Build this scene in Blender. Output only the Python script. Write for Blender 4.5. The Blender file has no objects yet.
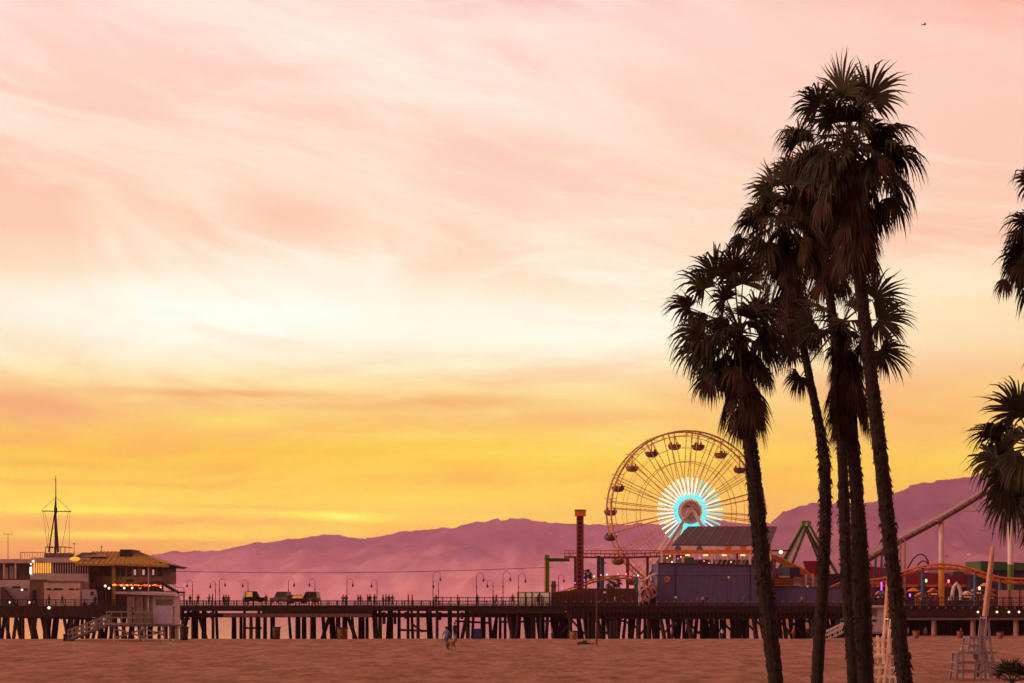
import bpy, bmesh, math, random
from mathutils import Vector, Matrix, Euler
R = math.radians
SC = bpy.context.scene
COL = SC.collection
F = 2000.0; CX = 512.0; HY = 599.0; EYE = 7.3
# a point of the place from the direction in which the camera sees it and its distance
def X(px, Y): return (px - CX) * Y / F
def Z(py, Y): return EYE + (HY - py) * Y / F
def P(px, py, Y): return Vector((X(px, Y), Y, Z(py, Y)))

# ------------------------------------------------------------------ camera
cam = bpy.data.cameras.new("camera"); co = bpy.data.objects.new("camera", cam); COL.objects.link(co)
co.location = (0, 0, EYE); co.rotation_euler = (R(90), 0, 0)
cam.sensor_width = 36; cam.lens = F / 1024 * 36; cam.shift_y = (HY - 341.5) / 1024
cam.clip_start = 0.5; cam.clip_end = 90000
SC.camera = co
SC.render.resolution_x = 1024; SC.render.resolution_y = 683
SC.render.engine = 'CYCLES'
SC.view_settings.view_transform = 'Standard'; SC.view_settings.look = 'None'
SC.view_settings.gamma = 1; SC.view_settings.exposure = 0
SC.cycles.volume_bounces = 1; SC.cycles.max_bounces = 8; SC.cycles.transparent_max_bounces = 16
SC.cycles.use_denoising = True

# ------------------------------------------------------------------ colours and materials
def lin(c):
    return tuple((v/255/12.92 if v/255 <= .04045 else ((v/255+.055)/1.055)**2.4) for v in c)
MATS = {}
def mat(name, col, rough=.8, var=.25, scale=2.0, metal=0.0, bump=0.0, emit=None, es=0.0, spec=None, objcol=False, stretch=None):
    if name in MATS: return MATS[name]
    m = bpy.data.materials.new(name); m.use_nodes = True
    nt = m.node_tree; b = nt.nodes["Principled BSDF"]
    b.inputs["Roughness"].default_value = rough; b.inputs["Metallic"].default_value = metal
    if spec is not None: b.inputs["Specular IOR Level"].default_value = spec
    tc = nt.nodes.new("ShaderNodeTexCoord"); ns = nt.nodes.new("ShaderNodeTexNoise")
    ns.inputs["Scale"].default_value = scale; ns.inputs["Detail"].default_value = 5
    src = tc.outputs["Object"]
    if stretch:
        mp = nt.nodes.new("ShaderNodeMapping"); mp.inputs["Scale"].default_value = stretch
        nt.links.new(src, mp.inputs[0]); src = mp.outputs[0]
    nt.links.new(src, ns.inputs["Vector"])
    rp = nt.nodes.new("ShaderNodeMapRange"); rp.inputs[1].default_value = .3; rp.inputs[2].default_value = .7
    rp.inputs[3].default_value = 1 - var; rp.inputs[4].default_value = 1 + var
    nt.links.new(ns.outputs[0], rp.inputs[0])
    mx = nt.nodes.new("ShaderNodeVectorMath"); mx.operation = 'SCALE'
    if objcol:
        oi = nt.nodes.new("ShaderNodeObjectInfo"); nt.links.new(oi.outputs["Color"], mx.inputs[0])
    else: mx.inputs[0].default_value = col[:3]
    nt.links.new(rp.outputs[0], mx.inputs["Scale"]); nt.links.new(mx.outputs[0], b.inputs["Base Color"])
    if bump:
        bp = nt.nodes.new("ShaderNodeBump"); bp.inputs["Strength"].default_value = bump; bp.inputs["Distance"].default_value = .05
        nt.links.new(ns.outputs[0], bp.inputs["Height"]); nt.links.new(bp.outputs[0], b.inputs["Normal"])
    if emit:
        b.inputs["Emission Color"].default_value = (*emit, 1); b.inputs["Emission Strength"].default_value = es
    MATS[name] = m; return m

# ------------------------------------------------------------------ mesh builder
class MB:
    def __init__(s): s.v = []; s.f = []; s.m = []; s.cur = 0
    def quadmesh(s, vs, fs):
        b = len(s.v); s.v += [tuple(v) for v in vs]; s.f += [tuple(b+i for i in f) for f in fs]; s.m += [s.cur]*len(fs); return s
    def box(s, x0, x1, y0, y1, z0, z1):
        if x0 > x1: x0, x1 = x1, x0
        if y0 > y1: y0, y1 = y1, y0
        if z0 > z1: z0, z1 = z1, z0
        vs = [(x0,y0,z0),(x1,y0,z0),(x1,y1,z0),(x0,y1,z0),(x0,y0,z1),(x1,y0,z1),(x1,y1,z1),(x0,y1,z1)]
        return s.quadmesh(vs, [(0,3,2,1),(4,5,6,7),(0,1,5,4),(1,2,6,5),(2,3,7,6),(3,0,4,7)])
    def obox(s, a, b, w, h, up=(0,0,1)):
        """a square bar from a to b, w wide and h high"""
        a = Vector(a); b = Vector(b); d = (b-a).normalized(); u = Vector(up)
        if abs(d.dot(u)) > .98: u = Vector((0,1,0))
        r = d.cross(u).normalized(); u = r.cross(d).normalized()
        vs = [p + r*sx*w/2 + u*sz*h/2 for p in (a, b) for sx, sz in ((-1,-1),(1,-1),(1,1),(-1,1))]
        return s.quadmesh(vs, [(0,3,2,1),(4,5,6,7),(0,1,5,4),(1,2,6,5),(2,3,7,6),(3,0,4,7)])
    def tube(s, pts, rad, n=6, cap=True):
        pts = [Vector(p) for p in pts]; k = len(pts)
        if not hasattr(rad, '__len__'): rad = [rad]*k
        b = len(s.v); prev = None
        for i, p in enumerate(pts):
            d = (pts[min(i+1,k-1)] - pts[max(i-1,0)]).normalized()
            if prev is None:
                u = Vector((0,0,1)) if abs(d.z) < .9 else Vector((0,1,0))
                r = d.cross(u).normalized()
            else:
                r = (prev - d*prev.dot(d)).normalized()
            prev = r; u = d.cross(r)
            for j in range(n):
                a = 2*math.pi*j/n; s.v.append(tuple(p + (r*math.cos(a)+u*math.sin(a))*rad[i]))
        for i in range(k-1):
            for j in range(n):
                s.f.append((b+i*n+j, b+i*n+(j+1)%n, b+(i+1)*n+(j+1)%n, b+(i+1)*n+j)); s.m.append(s.cur)
        if cap:
            s.f.append(tuple(b+j for j in reversed(range(n)))); s.f.append(tuple(b+(k-1)*n+j for j in range(n))); s.m += [s.cur]*2
        return s
    def lathe(s, c, prof, n=16, sy=1.0):
        """prof: (radius, z) pairs"""
        b = len(s.v); c = Vector(c)
        for r, z in prof:
            for j in range(n):
                a = 2*math.pi*j/n; s.v.append((c.x+r*math.cos(a), c.y+sy*r*math.sin(a), c.z+z))
        for i in range(len(prof)-1):
            for j in range(n):
                s.f.append((b+i*n+j, b+i*n+(j+1)%n, b+(i+1)*n+(j+1)%n, b+(i+1)*n+j)); s.m.append(s.cur)
        s.f.append(tuple(b+j for j in reversed(range(n)))); s.f.append(tuple(b+(len(prof)-1)*n+j for j in range(n))); s.m += [s.cur]*2
        return s
    def prism(s, poly, y0, y1):
        """poly: list of (x, z) points, extruded from y0 to y1"""
        n = len(poly); vs = [(x,y0,z) for x,z in poly] + [(x,y1,z) for x,z in poly]
        fs = [tuple(range(n)), tuple(reversed(range(n,2*n)))] + [(i,n+i,n+(i+1)%n,(i+1)%n) for i in range(n)]
        return s.quadmesh(vs, fs)
    def build(s, name, mats, parent=None, smooth=False, loc=None):
        me = bpy.data.meshes.new(name); vs = s.v
        if loc is not None:
            L = Vector(loc); vs = [tuple(Vector(v)-L) for v in s.v]
        me.from_pydata(vs, [], s.f)
        if not isinstance(mats, (list, tuple)): mats = [mats]
        for m in mats: me.materials.append(m)
        if any(s.m): me.polygons.foreach_set("material_index", s.m)
        if smooth: me.polygons.foreach_set("use_smooth", [True]*len(me.polygons))
        me.update()
        o = bpy.data.objects.new(name, me); COL.objects.link(o)
        if loc is not None: o.location = loc
        if parent is not None:
            o.parent = parent
        return o
def tag(o, label=None, cat=None, group=None, kind=None):
    if label: o["label"] = label
    if cat: o["category"] = cat
    if group: o["group"] = group
    if kind: o["kind"] = kind
    return o
def thing(name, label, cat, group=None, loc=(0,0,0)):
    o = bpy.data.objects.new(name, None); COL.objects.link(o); o.location = loc; o.empty_display_size = .3
    return tag(o, label, cat, group)
KIDS = {}
def part(name, mb, m, parent, smooth=False, label=None):
    """mesh given in world coordinates, hung under a thing standing at parent.location"""
    root = parent; off = Vector((0,0,0))
    q = parent
    while q is not None: off += Vector(q.location); q = q.parent
    o = mb.build(name, m, parent, smooth, None)
    if off.length:
        o.data.transform(Matrix.Translation(-off))
    if label: o["label"] = label
    KIDS.setdefault(parent.name, []).append(o)
    return o
def dup(root, loc, rz=None, label=None, scale=None, color=None):
    c = root.copy(); COL.objects.link(c); c.location = loc
    if rz is not None: c.rotation_euler = (0,0,rz)
    if label: c["label"] = label
    if scale: c.scale = (scale,)*3
    if color: c.color = (*color, 1)
    for ch in KIDS.get(root.name, []):
        d = ch.copy(); COL.objects.link(d); d.parent = c
        if color: d.color = (*color, 1)
        for g in KIDS.get(ch.name, []):
            e = g.copy(); COL.objects.link(e); e.parent = d
    return c
# ------------------------------------------------------------------ sky, light and air
W = bpy.data.worlds.new("World"); SC.world = W; W.use_nodes = True
nt = W.node_tree; nt.nodes.clear()
def N(t, **k):
    n = nt.nodes.new(t)
    for a, b in k.items(): setattr(n, a, b)
    return n
def L(a, b): nt.links.new(a, b)
def M(op, a, b=None, c=None, clamp=False):
    n = N("ShaderNodeMath", operation=op); n.use_clamp = clamp
    for i, v in enumerate((a, b, c)):
        if v is None: continue
        if isinstance(v, (int, float)): n.inputs[i].default_value = v
        else: L(v, n.inputs[i])
    return n.outputs[0]
def mixc(f, a, b, mode='MIX'):
    n = N("ShaderNodeMix", data_type='RGBA', blend_type=mode)
    for s, v in ((n.inputs[0], f), (n.inputs[6], a), (n.inputs[7], b)):
        if isinstance(v, (int, float)): s.default_value = v
        elif isinstance(v, tuple): s.default_value = (*v, 1)
        else: L(v, s)
    return n.outputs[2]
def step(v, a, b, lo=0., hi=1.):
    n = N("ShaderNodeMapRange", interpolation_type='SMOOTHSTEP'); L(v, n.inputs[0])
    for i, q in enumerate((a, b, lo, hi)): n.inputs[i+1].default_value = q
    return n.outputs[0]
tc = N("ShaderNodeTexCoord"); sep = N("ShaderNodeSeparateXYZ"); L(tc.outputs["Generated"], sep.inputs[0])
x, y, z = sep.outputs
az = M('ARCTAN2', x, y)                    # azimuth from the view axis, right positive (rad)
el = M('ARCSINE', z)                       # elevation (rad)
def E(py): return (HY-py)/F                # elevation that a row shows
def A(px): return (px-CX)/F
def ramp(fac, stops, lo, hi):
    n = N("ShaderNodeValToRGB"); L(step_lin(fac, lo, hi), n.inputs[0]); cr = n.color_ramp
    cr.interpolation = 'B_SPLINE' if False else 'LINEAR'
    stops = sorted(((p-lo)/(hi-lo), c) for p, c in stops)
    while len(cr.elements) < len(stops): cr.elements.new(.5)
    for e, (p, c) in zip(cr.elements, stops): e.position = p; e.color = (*lin(c), 1)
    return n.outputs[0]
def step_lin(v, a, b):
    n = N("ShaderNodeMapRange"); L(v, n.inputs[0]); n.inputs[1].default_value = a; n.inputs[2].default_value = b; return n.outputs[0]
def noise(vec, scale, detail=6, rough=.55, dist=0., lac=2.0):
    n = N("ShaderNodeTexNoise"); L(vec, n.inputs["Vector"]); n.inputs["Scale"].default_value = scale
    n.inputs["Detail"].default_value = detail; n.inputs["Roughness"].default_value = rough; n.inputs["Distortion"].default_value = dist
    return n.outputs[0]
def vec(a, b, c=0.0):
    n = N("ShaderNodeCombineXYZ")
    for i, v in enumerate((a, b, c)):
        if isinstance(v, (int, float)): n.inputs[i].default_value = v
        else: L(v, n.inputs[i])
    return n.outputs[0]
# clear-sky gradient: sunset side, left and right of the view
lo, hi = 0.0, 0.34
base_l = ramp(el, [(0,(225,120,110)),(E(556),(244,158,112)),(E(540),(252,182,100)),(E(520),(255,206,24)),(E(495),(255,206,10)),(E(465),(254,204,66)),(E(425),(254,208,116)),
   (E(385),(255,226,168)),(E(345),(255,250,228)),(E(285),(255,249,232)),(E(230),(255,226,200)),(E(150),(255,226,208)),(E(70),(255,230,216)),(E(10),(255,228,218)),(.32,(245,190,190)),(.34,(240,180,185))], lo, hi)
base_r = ramp(el, [(0,(215,120,120)),(E(520),(238,160,120)),(E(490),(250,188,112)),(E(465),(253,208,104)),(E(430),(253,205,118)),
   (E(380),(253,205,140)),(E(340),(255,224,172)),(E(300),(255,226,186)),(E(230),(253,206,180)),(E(160),(253,204,186)),(E(100),(254,202,186)),(E(10),(254,182,164)),(.32,(240,150,150)),(.34,(235,145,150))], lo, hi)
base = mixc(step(az, A(480), A(1060)), base_l, base_r)
# cirrus: streaks lean down to the right high up, level off low down
warp = noise(vec(M('MULTIPLY', az, 5), M('MULTIPLY', el, 9), 3.1), 1.0, 3)
wv = M('MULTIPLY', M('SUBTRACT', warp, .5), .05)
slant = M('MULTIPLY', M('MULTIPLY', az, .22), step(el, E(420), E(150)))
v1 = M('ADD', M('ADD', el, slant), wv)
c1 = noise(vec(M('MULTIPLY', az, 6.5), M('MULTIPLY', v1, 30), .7), 1.0, 9, .60, .7)
c2 = noise(vec(M('MULTIPLY', az, 2.6), M('MULTIPLY', v1, 11), 5.2), 1.0, 6, .58, .3)
c3 = noise(vec(M('MULTIPLY', az, 14), M('MULTIPLY', v1, 110), 2.2), 1.0, 6, .6, .8)
cc = M('ADD', M('ADD', M('MULTIPLY', c1, .48), M('MULTIPLY', c2, .40)), M('MULTIPLY', c3, .12))
cloud = step(cc, .46, .60)
light = step(cc, .49, .38)
cl_col = ramp(el, [(0,(225,120,110)),(E(545),(250,170,96)),(E(505),(252,180,60)),(E(460),(251,184,104)),(E(420),(249,184,118)),(E(395),(248,186,132)),(E(350),(253,216,176)),(E(290),(254,226,196)),
   (E(240),(253,202,176)),(E(190),(253,196,174)),(E(120),(254,206,188)),(E(40),(254,212,200)),(.32,(235,150,155)),(.34,(230,145,150))], lo, hi)
hi_col = ramp(el, [(0,(250,170,110)),(E(545),(255,200,80)),(E(510),(255,222,30)),(E(470),(255,216,110)),(E(430),(255,222,140)),(E(385),(255,236,180)),(E(350),(255,253,240)),(E(290),(255,252,240)),(E(250),(255,244,226)),
   (E(170),(255,236,220)),(E(60),(255,242,232)),(.32,(255,215,205)),(.34,(250,205,200))], lo, hi)
hi_r = mixc(.5, base_r, hi_col)
hi_c = mixc(step(az, A(480), A(1060)), hi_col, hi_r)
s = mixc(M('MULTIPLY', cloud, .9), base, cl_col)
s = mixc(M('MULTIPLY', light, .8), s, hi_c)
# bands of afterglow low over the hills on the left
def gauss(v, c, w):
    q = M('DIVIDE', M('SUBTRACT', v, c), w); return M('POWER', 2.718, M('MULTIPLY', M('MULTIPLY', q, q), -1))
elw = M('ADD', M('ADD', el, M('MULTIPLY', M('SUBTRACT', c1, .5), .004)), M('MULTIPLY', az, .01))
def streak(px, py, wx, wy, col, s, k=1.0):
    f = M('MULTIPLY', gauss(az, A(px), wx/F), gauss(elw, E(py)+A(px)*.01, wy/F))
    f = M('MULTIPLY', f, M('MULTIPLY', step(c3, .25, .6, .45, 1.15), k), clamp=True)
    return mixc(f, s, lin(col))
s = streak(100, 500, 240, 12, (255,212,4), s, .95)
s = streak(90, 486, 190, 3, (250,184,70), s, .6)
s = streak(260, 508, 110, 3, (251,182,60), s, .6)
s = streak(300, 452, 180, 3.5, (250,186,90), s, .5)
s = streak(420, 436, 120, 4, (255,214,120), s, .6)
s = streak(700, 470, 200, 4, (250,188,96), s, .5)
s = streak(420, 497, 120, 9, (255,216,60), s, .7)
s = streak(342, 516, 46, 5.5, (255,246,140), s, 1.0)
s = streak(90, 512, 70, 4.5, (255,240,120), s, .9)
s = streak(130, 537, 120, 4.5, (255,222,60), s, .9)
s = streak(40, 412, 90, 16, (246,176,128), s, .95)
s = streak(20, 445, 60, 8, (248,178,110), s, .7)
s = streak(215, 397, 120, 5, (246,178,118), s, .9)
s = streak(330, 408, 90, 5, (247,182,120), s, .75)
s = streak(240, 424, 60, 7, (255,222,118), s, .8)
s = streak(460, 404, 100, 9, (246,180,122), s, .85)
s = streak(590, 420, 170, 9, (248,184,124), s, .7)
s = streak(860, 440, 150, 8, (248,184,120), s, .5)
s = streak(560, 455, 200, 5, (255,216,110), s, .6)
s = streak(60, 468, 130, 4, (248,180,74), s, .6)
s = streak(220, 522, 120, 5, (250,176,84), s, .7)
s = streak(500, 478, 160, 6, (250,186,92), s, .5)
s = streak(1010, 20, 80, 28, (255,172,152), s, .8)
s = streak(940, 250, 120, 20, (252,186,162), s, .6)
s = streak(900, 290, 140, 12, (255,232,200), s, .7)
s = streak(270, 225, 90, 26, (254,200,178), s, .8)
s = streak(500, 185, 120, 40, (253,206,192), s, .55)
s = streak(30, 275, 120, 14, (253,212,180), s, .6)
s = streak(240, 320, 260, 34, (255,254,242), s, 1.0)
s = streak(560, 330, 220, 26, (255,252,236), s, .8)
s = streak(180, 545, 200, 6, (246,164,112), s, .6)
s = streak(560, 512, 160, 8, (250,196,104), s, .5)
s = streak(640, 215, 150, 24, (254,210,190), s, .4)
# away from the afterglow the sky dims to dusk rose and mauve
ns_ = N("ShaderNodeTexSky", sky_type='NISHITA'); ns_.sun_disc = False; ns_.sun_elevation = R(1.5); ns_.sun_rotation = R(-106); ns_.air_density = 1.5; ns_.dust_density = 3
nis = N("ShaderNodeVectorMath", operation='SCALE'); L(ns_.outputs[0], nis.inputs[0]); nis.inputs['Scale'].default_value = NISH = 0.05
dusk_hi = mixc(step(el, .3, 1.1), (1.18,.38,.28), (.82,.28,.23))
dusk_hi = mixc(M('MULTIPLY', cloud, .35), dusk_hi, (1.1,.38,.28))
east = step(y, .25, -.75)
dusk_hi = mixc(M('MULTIPLY', east, step(el, 1.0, .45)), dusk_hi, (.16,.065,.085))
dusk = N("ShaderNodeVectorMath", operation='ADD'); L(dusk_hi, dusk.inputs[0]); L(nis.outputs[0], dusk.inputs[1])
up = step(el, .30, .55)
side = step(M('ABSOLUTE', M('ADD', az, .25)), .75, 1.6)
fo = M('MAXIMUM', up, side)
s = mixc(fo, s, dusk.outputs[0])
below = step(el, -.002, -.05)
s = mixc(below, s, (.25,.10,.08))
# the air in the haze box takes T of this light away and adds its own glow: start from what is left of it
HAZE = 3.9e-5; HTOP = 1190.0; HEND = 27600.0
path = M('MINIMUM', M('DIVIDE', HTOP-EYE, M('MAXIMUM', z, .0005)), HEND)
T = M('EXPONENT', M('MULTIPLY', path, -HAZE))
glow = N("ShaderNodeVectorMath", operation='SCALE'); glow.inputs[0].default_value = (.62,.17,.24); L(M('SUBTRACT', 1.0, T), glow.inputs['Scale'])
sub = N("ShaderNodeVectorMath", operation='SUBTRACT'); L(s, sub.inputs[0]); L(glow.outputs[0], sub.inputs[1])
mxv = N("ShaderNodeVectorMath", operation='MAXIMUM'); L(sub.outputs[0], mxv.inputs[0]); mxv.inputs[1].default_value = (0,0,0)
gain = N("ShaderNodeVectorMath", operation='SCALE'); L(mxv.outputs[0], gain.inputs[0]); L(M('DIVIDE', 1.0, T), gain.inputs['Scale'])
s = gain.outputs[0]
bg = N("ShaderNodeBackground"); L(s, bg.inputs[0]); bg.inputs[1].default_value = 1.0
out = N("ShaderNodeOutputWorld"); L(bg.outputs[0], out.inputs[0])
W.cycles.sampling_method = 'MANUAL'; W.cycles.sample_map_resolution = 1024

sun = bpy.data.lights.new("sun", 'SUN'); so = bpy.data.objects.new("sun", sun); COL.objects.link(so)
sun.energy = 2.8; sun.angle = R(25); sun.color = (1.0, .52, .36)
d = Vector((math.sin(R(-106))*math.cos(R(8)), math.cos(R(-106))*math.cos(R(8)), math.sin(R(8))))
so.rotation_euler = d.to_track_quat('Z', 'Y').to_euler(); so.location = d*500

# the air over the bay
hz = MB().box(-15000, 15000, -3000, HEND, -7, HTOP).build("haze", [])
hm = bpy.data.materials.new("haze_air"); hm.use_nodes = True; hn = hm.node_tree; hn.nodes.clear()
pv = hn.nodes.new("ShaderNodeVolumePrincipled"); ho = hn.nodes.new("ShaderNodeOutputMaterial"); hn.links.new(pv.outputs[0], ho.inputs["Volume"])
pv.inputs["Color"].default_value = (.96,.58,.98,1); pv.inputs["Density"].default_value = HAZE; pv.inputs["Anisotropy"].default_value = 0
hm.cycles.homogeneous_volume = True
hz.data.materials.append(hm); tag(hz, "pinkish evening haze over the bay", None, None, "stuff")

# ------------------------------------------------------------------ ground, sea, hills
from mathutils import noise as mn
def smooth(t): t = max(0, min(1, t)); return t*t*(3-2*t)
def sand_z(xx, yy):
    pts = [(-400,3.7),(60,3.55),(94,3.5),(154,3.42),(205,3.17),(260,2.05),(330,.72),(352,.1),(375,-.5),(500,-3),(900,-6)]
    for (a, za), (b, zb) in zip(pts, pts[1:]):
        if yy <= b: z0 = za + (zb-za)*(yy-a)/(b-a); break
    else: z0 = -6
    if yy > 300:
        w = smooth((xx-45)/25)              # the shore bends away on the right
        z0 = z0*(1-w) + w*(1.15 + .002*(yy-300))
    return z0
def grid(name, xs, ys, zf, m):
    vs = [(a, b, zf(a,b)) for b in ys for a in xs]; n = len(xs)
    fs = [(j*n+i, j*n+i+1, (j+1)*n+i+1, (j+1)*n+i) for j in range(len(ys)-1) for i in range(n-1)]
    o = MB().quadmesh(vs, fs).build(name, m, smooth=True); return o
def sz(a, b):
    h = sand_z(a, b)
    if abs(a) < .35*(b+10) and 20 < b < 345:
        h += .09*mn.noise(Vector((a*.09, b*.045, 1))) + .05*mn.noise(Vector((a*.16, b*.30, 4)))
        if 80 < b < 222:
            tr = .5+.5*mn.noise(Vector((a*.06, b*.08, 20)))
            h += .02*mn.noise(Vector((a*.7, b*.7, 9))) + (.015+.03*tr)*mn.noise(Vector((a*3.0, b*1.5, 13))) + (.01+.04*tr)*mn.noise(Vector((a*5.2, b*2.6, 15))) - .07*tr*max(0, mn.noise(Vector((a*2.6, b*1.3, 17)))-.12)*2
            h += .05*max(0, 1-abs(b-(118+2.5*mn.noise(Vector((a*.05,0,2)))))/.7) - .05*max(0, 1-abs(b-(158+3*mn.noise(Vector((a*.05,4,2)))))/1.1) + .06*max(0, 1-abs(b-(98+2*mn.noise(Vector((a*.06,9,2)))))/.5)
    return h
msand = bpy.data.materials.new("sand"); msand.use_nodes = True; t = msand.node_tree; b = t.nodes["Principled BSDF"]
def tn(tree, kind, **k):
    n = tree.nodes.new(kind)
    for a, v in k.items(): setattr(n, a, v)
    return n
tcs = tn(t, "ShaderNodeTexCoord"); n1 = tn(t, "ShaderNodeTexNoise"); n1.inputs["Scale"].default_value = 2.1; n1.inputs["Detail"].default_value = 8; n1.inputs["Roughness"].default_value = .7
n2 = tn(t, "ShaderNodeTexNoise"); n2.inputs["Scale"].default_value = .12; n2.inputs["Detail"].default_value = 4
mps = tn(t, "ShaderNodeMapping"); mps.inputs["Scale"].default_value = (7, 2.2, 1); t.links.new(tcs.outputs["Object"], mps.inputs[0]); t.links.new(mps.outputs[0], n2.inputs["Vector"])
t.links.new(tcs.outputs["Object"], n1.inputs["Vector"])
ad = tn(t, "ShaderNodeMath", operation='ADD'); t.links.new(n1.outputs[0], ad.inputs[0]); t.links.new(n2.outputs[0], ad.inputs[1])
cr = tn(t, "ShaderNodeValToRGB"); cr.color_ramp.elements[0].position = .40; cr.color_ramp.elements[1].position = .62
hf = tn(t, "ShaderNodeMath", operation='MULTIPLY'); hf.inputs[1].default_value = .5; t.links.new(ad.outputs[0], hf.inputs[0]); t.links.new(hf.outputs[0], cr.inputs[0])
cr.color_ramp.elements[0].color = (.18,.110,.075,1); cr.color_ramp.elements[1].color = (.37,.245,.17,1)
t.links.new(cr.outputs[0], b.inputs["Base Color"]); b.inputs["Roughness"].default_value = .95; b.inputs["Specular IOR Level"].default_value = .1
vo = tn(t, "ShaderNodeTexVoronoi"); vo.inputs["Scale"].default_value = 1.7; t.links.new(tcs.outputs["Object"], vo.inputs["Vector"])
bs = tn(t, "ShaderNodeMath", operation='ADD'); t.links.new(n1.outputs[0], bs.inputs[0])
vm = tn(t, "ShaderNodeMath", operation='MULTIPLY'); vm.inputs[1].default_value = .55; t.links.new(vo.outputs["Distance"], vm.inputs[0]); t.links.new(vm.outputs[0], bs.inputs[1])
bp = tn(t, "ShaderNodeBump"); bp.inputs["Strength"].default_value = .8; bp.inputs["Distance"].default_value = .14; t.links.new(bs.outputs[0], bp.inputs["Height"]); t.links.new(bp.outputs[0], b.inputs["Normal"])
us = [-40,-8,-2,-.8,-.45] + [-.30 + .60*k/440 for k in range(441)] + [.45,.8,2,8,40]
ys = [-2500,-400,-60,0,30,55,72]
q_ = 82.0
while q_ < 216: ys.append(q_); q_ *= 1.0021
ys += [218+3*k for k in range(45)] + [360,375,400,450,500,600,900]
vs = [(u_*max(b_,60), b_, sz(u_*max(b_,60), b_)) for b_ in ys for u_ in us]; n_ = len(us)
fs = [(j_*n_+i_, j_*n_+i_+1, (j_+1)*n_+i_+1, (j_+1)*n_+i_) for j_ in range(len(ys)-1) for i_ in range(n_-1)]
tag(MB().quadmesh(vs, fs).build("sand", msand, smooth=True), "trampled beach sand in reddish dusk light", None, None, "structure")

mw = bpy.data.materials.new("sea_water"); mw.use_nodes = True; t = mw.node_tree; b = t.nodes["Principled BSDF"]
b.inputs["Base Color"].default_value = (.05,.06,.07,1); b.inputs["Roughness"].default_value = .12; b.inputs["IOR"].default_value = 1.33
tcs = tn(t, "ShaderNodeTexCoord"); mps = tn(t, "ShaderNodeMapping"); mps.inputs["Scale"].default_value = (.16, .42, 1); t.links.new(tcs.outputs["Object"], mps.inputs[0])
n1 = tn(t, "ShaderNodeTexNoise"); n1.inputs["Scale"].default_value = 1.0; n1.inputs["Detail"].default_value = 7; n1.inputs["Roughness"].default_value = .6; t.links.new(mps.outputs[0], n1.inputs["Vector"])
bp = tn(t, "ShaderNodeBump"); bp.inputs["Strength"].default_value = .2; bp.inputs["Distance"].default_value = .12; t.links.new(n1.outputs[0], bp.inputs["Height"]); t.links.new(bp.outputs[0], b.inputs["Normal"])
n3 = tn(t, "ShaderNodeTexNoise"); n3.inputs["Scale"].default_value = .05; n3.inputs["Detail"].default_value = 8; mp3 = tn(t, "ShaderNodeMapping"); mp3.inputs["Scale"].default_value = (.6, 3, 1)
t.links.new(tcs.outputs["Object"], mp3.inputs[0]); t.links.new(mp3.outputs[0], n3.inputs["Vector"])
fr = tn(t, "ShaderNodeValToRGB"); fr.color_ramp.elements[0].position = .68; fr.color_ramp.elements[1].position = .72; t.links.new(n3.outputs[0], fr.inputs[0])
fr.color_ramp.elements[0].color = (0.05,.06,.07,1); fr.color_ramp.elements[1].color = (.75,.75,.75,1)
t.links.new(fr.outputs[0], b.inputs["Base Color"])
b.inputs["Roughness"].default_value = .05
tag(grid("sea", [-14900,-3000,-500,0,500,3000,14900], [300,400,600,1000,3000,8000,16500,27500], lambda a, c: 0.0, mw), "pink lit sea with small waves", None, None, "structure")

def hill(name, Y, prof, depth, rel, seed, m, label):
    """a range whose skyline is given as rows seen from the beach; slopes fall towards the sea"""
    S_ = 1/1.67; rnd = random.Random(seed); nx, ny = 640, 60
    x0, x1 = prof[0][0], prof[-1][0]
    def sky(px):
        for (a, pa), (c, pc) in zip(prof, prof[1:]):
            if px <= c: return pa + (pc-pa)*smooth((px-a)/(c-a))*.5 + (pc-pa)*(px-a)/(c-a)*.5
        return prof[-1][1]
    vs = []
    for j in range(ny):
        v = j/(ny-1)
        for i in range(nx):
            px = x0 + (x1-x0)*i/(nx-1); top = Z(sky(px), Y)
            yy = Y - depth*(1-v) if v <= .85 else Y - depth*(.15) + depth*.3*(v-.85)/.15
            k = min(1, v/.85); s_ = k**1.15 if v <= .85 else 1 - .8*((v-.85)/.15)**1.3
            xw = X(px, Y); q = Vector((xw*.0011*S_, yy*.0007*S_, seed))
            rid = mn.noise(q*1.0)*.5 + mn.noise(q*2.7)*.4 + mn.noise(q*6.5)*.28 + mn.noise(q*14)*.12
            gl = 1-abs(mn.noise(Vector((xw*.0030*S_, yy*.0008*S_, seed+7))))*2
            h = top*s_ + top*rel*(rid + .35*gl - .2)*math.sin(math.pi*min(1, k))**.8*.6
            if v > .84 and v < .87: h += (mn.noise(Vector((px*.10, 0, seed)))*2.4 + mn.noise(Vector((px*.35, 3, seed)))*1.5 + mn.noise(Vector((px*.9, 5, seed)))*.7)*Y/F
            vs.append((xw, yy, h - 8*(v == 0)))
    fs = [(j*nx+i, j*nx+i+1, (j+1)*nx+i+1, (j+1)*nx+i) for j in range(ny-1) for i in range(nx-1)]
    return tag(MB().quadmesh(vs, fs).build(name, m, smooth=True), label, None, None, "structure")
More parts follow.
